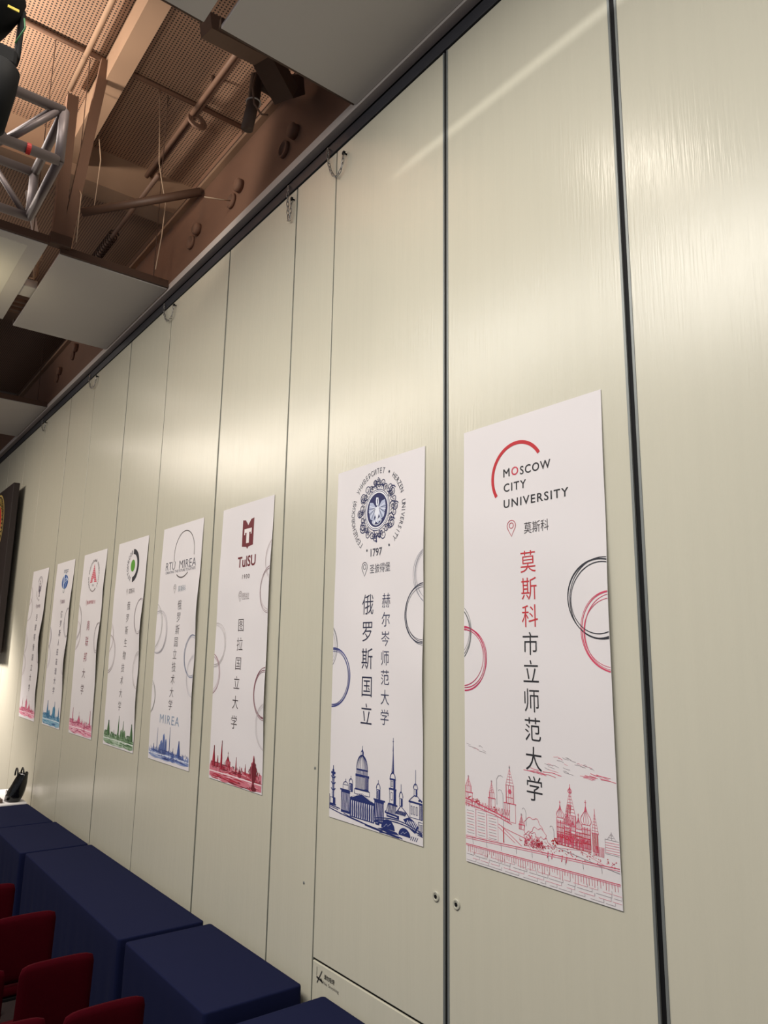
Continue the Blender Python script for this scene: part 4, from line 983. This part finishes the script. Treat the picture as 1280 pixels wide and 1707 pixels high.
# ------------------------------------------------------------------ ceiling panels
def cloudpanel(x0, x1, y0, y1, label, inset, z=6.72):
    t = thing('ceiling_panel', label, 'ceiling panel', ((x0 + x1) / 2, (y0 + y1) / 2, z), 'hanging ceiling panels')
    bm = NB(); box(bm, x0, x1, y0, y1, z, z + 0.028, 0.003); child('board', bm, M_cloud, t)
    if inset:
        bm = NB(); box(bm, x0 + 0.13, x1 - 0.16, y0 + 0.12, y1 - 0.12, z - 0.004, z + 0.001, 0.001); child('inset', bm, M_cloud2, t)
    bm = NB(); box(bm, x0, x1, y0 - 0.035, y0 - 0.002, z + 0.008, z + 0.09); box(bm, x0, x1, y1 + 0.002, y1 + 0.035, z + 0.02, z + 0.09); child('edge_angle', bm, M_browndk, t)
    for xx in (x0 + 0.12, x1 - 0.12):
        bm = NB(); tube(bm, [(xx, y0 + 0.12, z + 0.05), (xx, y0 + 0.12, 9.2)], 0.005, 6); child('hanger_rod', bm, M_browndk, t)
cloudpanel(-1.138, -0.062, 1.70, 3.905, 'large pale grey ceiling panel nearest above the wall top', False)
cloudpanel(-1.205, -0.070, 7.50, 9.640, 'pale grey ceiling panel against the wall, between two open bays', False)
cloudpanel(-1.190, -0.070, 12.73, 14.90, 'pale grey ceiling panel against the wall, farthest one', False)
cloudpanel(-2.560, -1.345, 7.39, 9.52, 'pale ceiling panel with warm lit inset at the left edge', True)
cloudpanel(-2.560, -1.245, 1.75, 3.930, 'pale ceiling panel with inset at the top edge, left of the large one', True)

# ------------------------------------------------------------------ things in the ceiling void
def pipe(name, pts, r, m_, label, cat, group=None, seg=12):
    bm = NB(); tube(bm, pts, r, seg); return solo(name, bm, m_, label, cat, pts[0], group, True)
t = thing('pipe', 'long brown pipe running away under the perforated ceiling', 'pipe', (0.09, 9.0, 9.05))
bm = NB(); tube(bm, [(0.09, 4.0, 9.06), (0.09, 9.05, 9.06)], 0.030, 12); tube(bm, [(0.15, 4.0, 9.08), (0.15, 9.05, 9.08)], 0.018, 10); child('tube', bm, M_brown, t, True)
bm = NB(); tube(bm, [(0.09, 7.0, 9.10), (0.09, 7.0, 9.2)], 0.02, 8); child('bracket', bm, M_browndk, t)
t = thing('pipe', 'lower brown pipe with a coil, beyond the ceiling beam', 'pipe', (0.0, 9.6, 8.55))
bm = NB(); tube(bm, [(0.0, 8.3, 8.62), (0.0, 13.4, 8.62)], 0.030, 12); child('tube', bm, M_brown, t, True)
bm = NB(); tube(bm, [(0.0 + 0.065 * math.cos(k * 0.55), 10.0 + 0.0075 * k, 8.62 + 0.065 * math.sin(k * 0.55)) for k in range(130)], 0.012, 6); child('coil', bm, M_browndk, t, True)
bm = NB()
for r in (0.11, 0.085, 0.06):
    tube(bm, [(0.16 + r * math.cos(2 * PI * k / 24), 7.56 + 0.3 * r * math.sin(2 * PI * k / 24), 9.0 + r * math.sin(2 * PI * k / 24) - 0.0) for k in range(24)], 0.016, 8, closed=True)
solo('cable_coil', bm, M_brown, 'round coil of brown cable hanging at the pipe crossing', 'cable', (0.16, 7.56, 9.0), None, True)
pipe('conduit', [(-4.0, 7.50, 9.158), (0.72, 7.50, 9.158)], 0.028, M_brown, 'thin brown conduit crossing under the perforated ceiling', 'conduit')
pipe('conduit', [(-1.16, 4.0, 9.09), (-1.16, 8.1, 9.09)], 0.030, M_deckbeam, 'short pale conduit fixed along the lit perforated ceiling', 'conduit')
# hanger frame at the panel corner
t = thing('hanger_frame', 'brown angled hanger post and brace at the panel corner', 'hanger', (-1.25, 7.46, 6.80))
bm = NB(); bar(bm, (-1.255, 7.45, 6.80), (-1.255, 7.45, 8.50), 0.11, 0.09, (0, 1, 0)); child('post', bm, M_brown, t)
bm = NB(); bar(bm, (-1.18, 7.45, 6.80), (-0.96, 7.45, 9.10), 0.10, 0.07, (0, 1, 0)); child('brace', bm, M_brown, t)
bm = NB(); box(bm, -1.33, -1.12, 7.40, 7.50, 6.775, 6.90, 0.01); child('bracket', bm, M_browndk, t)
bm = NB(); tube(bm, [(-1.05, 7.42, 7.22), (-0.055, 6.76, 7.54)], 0.045, 10); solo('tie_rod', bm, M_browndk, 'dark brown diagonal rod from the hanger post to the wall beam', 'rod', (-1.14, 7.5, 7.18), None, True)
bm = NB(); bar(bm, (-1.38, 8.6, 7.95), (-1.24, 8.6, 7.40), 0.06, 0.05, (0, 1, 0)); solo('strut', bm, M_cloud, 'short strut behind the truss, painted pale in place of bright light', 'strut', (-1.3, 8.6, 7.4))  # pale paint puts the light on this brace into its colour
# beam along the wall top: ledge, cables, stubs
bm = NB(); box(bm, -0.06, 0.30, -1.0, 20.0, 7.602, 7.640, 0.004); solo('beam_flange', bm, M_deckbeam, 'long brown ledge along the top of the wall beam', 'beam', (0, 9, 7.6))
for k, (x, z, r) in enumerate(((-0.03, 7.665, 0.022), (0.05, 7.672, 0.030), (0.14, 7.662, 0.020))):
    pipe('cable_run', [(x, 4.0 + 0.3 * k, z), (x, 19.5, z)], r, M_browndk if k != 1 else M_brown, ('brown cable on the wall beam ledge, outermost', 'thick brown pipe on the wall beam ledge, middle one', 'brown cable on the wall beam ledge, innermost')[k], 'cable', 'cables along the beam')
for k, (y, z) in enumerate(((5.06, 7.06), (6.07, 7.09), (7.04, 7.10), (11.57, 7.28), (12.44, 7.17))):
    nth = ('nearest', 'second nearest', 'third nearest', 'second farthest', 'farthest')[k]
    t = thing('pipe_stub', 'short round pipe stub on the brown wall beam, ' + nth, 'pipe', (0, y, z), 'pipe stubs on the wall beam')
    bm = NB(); lathe(bm, [(0.075, 0), (0.075, 0.03), (0.060, 0.032), (0.057, 0.01)], (0, y, z), (-1, 0, 0), 20); child('sleeve', bm, M_bulk, t, True)
    bm = NB(); lathe(bm, [(0.056, 0.004), (0.056, 0.008)], (0, y, z), (-1, 0, 0), 20); child('opening', bm, M_gasket, t)
    bm = NB(); lathe(bm, [(0.065, 0), (0.065, 0.05), (0.05, 0.065)], (0, y - 0.17, z + 0.07), (-1, 0, 0), 20); child('cap', bm, M_bulk, t, True)
# bracket under the nearest open bay
t = thing('support_arm', 'brown steel support arm beside the large grey ceiling panel', 'bracket', (-0.7, 4.3, 7.0))
bm = NB(); bar(bm, (-1.12, 4.22, 7.00), (-0.62, 4.30, 7.10), 0.13, 0.12, (0, 0, 1)); child('arm', bm, M_brown, t)
bm = NB(); bar(bm, (-0.66, 4.28, 7.12), (-0.36, 4.42, 6.98), 0.17, 0.15, (0, 0, 1)); child('elbow', bm, M_browndk, t)
bm = NB(); bar(bm, (-0.40, 4.4, 7.02), (-0.13, 4.70, 7.40), 0.15, 0.15, (0, 0, 1)); child('foot', bm, M_browndk, t)
for k, (x, y) in enumerate(((-0.50, 4.80), (-0.03, 4.86))):
    pipe('pipe', ([(-0.52, 4.62, 7.20), (-0.53, 4.63, 7.0), (-0.56, 4.66, 6.74)], [(-0.44, 4.66, 7.18), (-0.25, 4.92, 7.42), (-0.08, 5.18, 7.655)], [(x, y, 7.42), (x - 0.01, y + 0.10, 7.38), (x - 0.02, y + 0.46, 7.40)])[k], 0.048 - 0.012 * k, M_browndk, ('thick dark brown pipe end with white tie below the support arm', 'dark brown strut pipe from the support arm up to the beam ledge', 'thin dark brown pipe end next to the wall beam')[k], 'pipe', 'pipe ends by the support arm')
pipe('cable_tie', [(-0.531 + 0.054 * math.cos(a), 4.632 + 0.054 * math.sin(a), 6.97) for a in [2 * PI * k / 16 for k in range(17)]], 0.006, M_strip, 'white tie around the thick brown pipe end', 'cable tie')
bm = NB(); tube(bm, [(-0.57, 4.5, 7.16), (-0.60, 4.52, 7.0), (-0.57, 4.54, 6.88), (-0.50, 4.55, 6.83), (-0.44, 4.56, 6.86)], 0.008, 8); child('cord', bm, M_brown, t, True)
for j, (pts, lab) in enumerate((([(-0.34, 7.47, 9.11), (-0.336, 7.3, 8.05), (-0.28, 7.3, 7.8), (-0.23, 7.3, 7.6), (-0.245, 7.3, 7.2), (-0.283, 7.3, 6.80)], 'long pale wire hanging by the middle ceiling panel'),
                                ([(-0.70, 8.6, 9.2), (-0.70, 8.3, 8.5), (-0.72, 8.3, 7.9)], 'short pale wire hanging under the ceiling beam'),
                                ([(-1.10, 7.405, 7.45), (-1.09, 7.36, 7.38), (-1.09, 7.36, 6.84)], 'short pale wire beside the hanger post'),
                                ([(-0.30, 6.05, 7.0), (-0.10, 6.05, 7.05), (-0.03, 6.06, 7.08)], 'short wire end at the second pipe stub'),
                                ([(-0.60, 9.46, 8.72), (-0.62, 9.9, 7.4), (-0.66, 9.95, 6.9)], 'pale wire hanging beyond the middle ceiling panel'))):
    pipe('hanging_wire', pts, 0.006, M_wire, lab, 'wire', 'wires hanging in the open ceiling', 6)
bm = NB(); box(bm, -2.4, -0.9, 15.0, 16.4, 7.6, 8.1, 0.02); solo('duct', bm, M_gasket, 'black duct box in the far dark part of the ceiling', 'duct', (-1.6, 15.7, 7.6))
# cables and box between the two panel rows
t = thing('junction_box', 'pale junction box with cables in the gap between ceiling panels', 'box', (-1.275, 8.62, 6.80))
bm = NB(); box(bm, -1.37, -1.19, 8.50, 8.78, 6.750, 6.85, 0.01); child('body', bm, M_cloud, t)
for k in range(3):
    bm = NB(); tube(bm, [(-1.28 + 0.02 * k, 8.50, 6.86), (-1.26 + 0.02 * k, 8.40, 6.82 + 0.03 * k), (-1.30 + 0.02 * k, 8.20, 6.90), (-1.27, 8.0, 6.86 + 0.03 * k)], 0.010, 8); child('cable', bm, M_wire, t, True)
for k in range(3):
    bm = NB(); box(bm, -1.40, -1.15, 8.95 + 0.13 * k, 9.0 + 0.13 * k, 6.7495, 6.79, 0.004); solo('cross_bar', bm, M_browndk, ('small dark cross bar in the panel gap, nearest the junction box', 'small dark cross bar in the panel gap, middle one', 'small dark cross bar in the panel gap, farthest one')[k], 'bar', (-1.275, 8.97 + .13 * k, 6.8), 'cross bars in the panel gap')

# ------------------------------------------------------------------ lighting truss and stage lights
t = thing('lighting_truss', 'silver aluminium lighting truss ending at the left edge', 'truss', (-2.6, 3.9, 5.18))
xa = -2.062; ya, yb = 3.60, 4.22; za, zb = 5.15, 5.43
for y in (ya, yb):
    for z in (za, zb):
        bm = NB(); tube(bm, [(-6.0, y, z), (xa, y, z)], 0.025, 14); child('chord', bm, M_chrome, t, True)
def br(p, q, r=0.017):
    bm = NB(); tube(bm, [p, q], r, 10); child('brace', bm, M_chrome, t, True)
for p, q in (((xa, ya, za), (xa, ya, zb)), ((xa, yb, za), (xa, yb, zb)), ((xa, ya, za), (xa, yb, za)), ((xa, ya, zb), (xa, yb, zb))): br(p, q, 0.024)
for k in range(5):
    x = xa - 0.02 - k * 0.45
    br((x, ya, zb), (x - 0.22, ya, za)); br((x - 0.22, ya, za), (x - 0.45, ya, zb)); br((x, yb, za), (x - 0.22, yb, zb)); br((x - 0.22, yb, zb), (x - 0.45, yb, za))
    br((x - 0.02, ya, zb), (x - 0.25, yb, zb))
bm = NB(); lathe(bm, [(0.0275, 0), (0.0275, 0.02)], (-2.215, ya, za), (1, 0, 0), 16); child('tape_mark', bm, M_redink, t)

t = thing('stage_light', 'black moving head stage light above the truss at top left corner', 'stage light', (-2.42, 3.6, 5.46), 'black stage lights')
bm = NB(); lathe(bm, [(0.03, -0.16), (0.075, -0.15), (0.10, -0.06), (0.115, 0.02), (0.112, 0.10), (0.085, 0.14), (0.05, 0.15)], (-2.43, 3.58, 5.80), (0.25, -0.5, 0.83), 24); child('head', bm, M_black, t, True)
bm = NB(); lathe(bm, [(0.078, 0.142), (0.07, 0.158), (0.02, 0.165)], (-2.43, 3.58, 5.80), (0.25, -0.5, 0.83), 24); child('lens', bm, M_gloss, t, True)
for s in (-1, 1):
    bm = NB(); box(bm, -2.43 + s * 0.125 - 0.012, -2.43 + s * 0.125 + 0.012, 3.54, 3.62, 5.56, 5.84, 0.01); child('yoke_arm', bm, M_black, t)
bm = NB(); box(bm, -2.55, -2.31, 3.49, 3.70, 5.47, 5.57, 0.02); child('base', bm, M_black, t)
bm = NB(); box(bm, -2.385, -2.335, 3.455, 3.460, 5.735, 5.748); child('label_strip', bm, M_yellow, t)
bm = NB(); tube(bm, [(-2.33, 3.50, 5.60), (-2.30, 3.47, 5.68), (-2.31, 3.46, 5.72)], 0.004, 8); child('cable', bm, M_green, t, True)
t = thing('stage_light', 'black can stage light hanging on the truss at the left edge', 'stage light', (-2.39, 3.55, 5.12), 'black stage lights')
bm = NB(); lathe(bm, [(0.05, -0.17), (0.078, -0.16), (0.085, 0.05), (0.082, 0.15), (0.05, 0.18)], (-2.392, 3.475, 5.265), (0.1, 0, 1), 22); child('can', bm, M_black, t, True)
bm = NB(); tube(bm, [(-2.32, 3.5, 5.34), (-2.34, 3.56, 5.46), (-2.39, 3.6, 5.455)], 0.012, 8); child('clamp', bm, M_black, t, True)
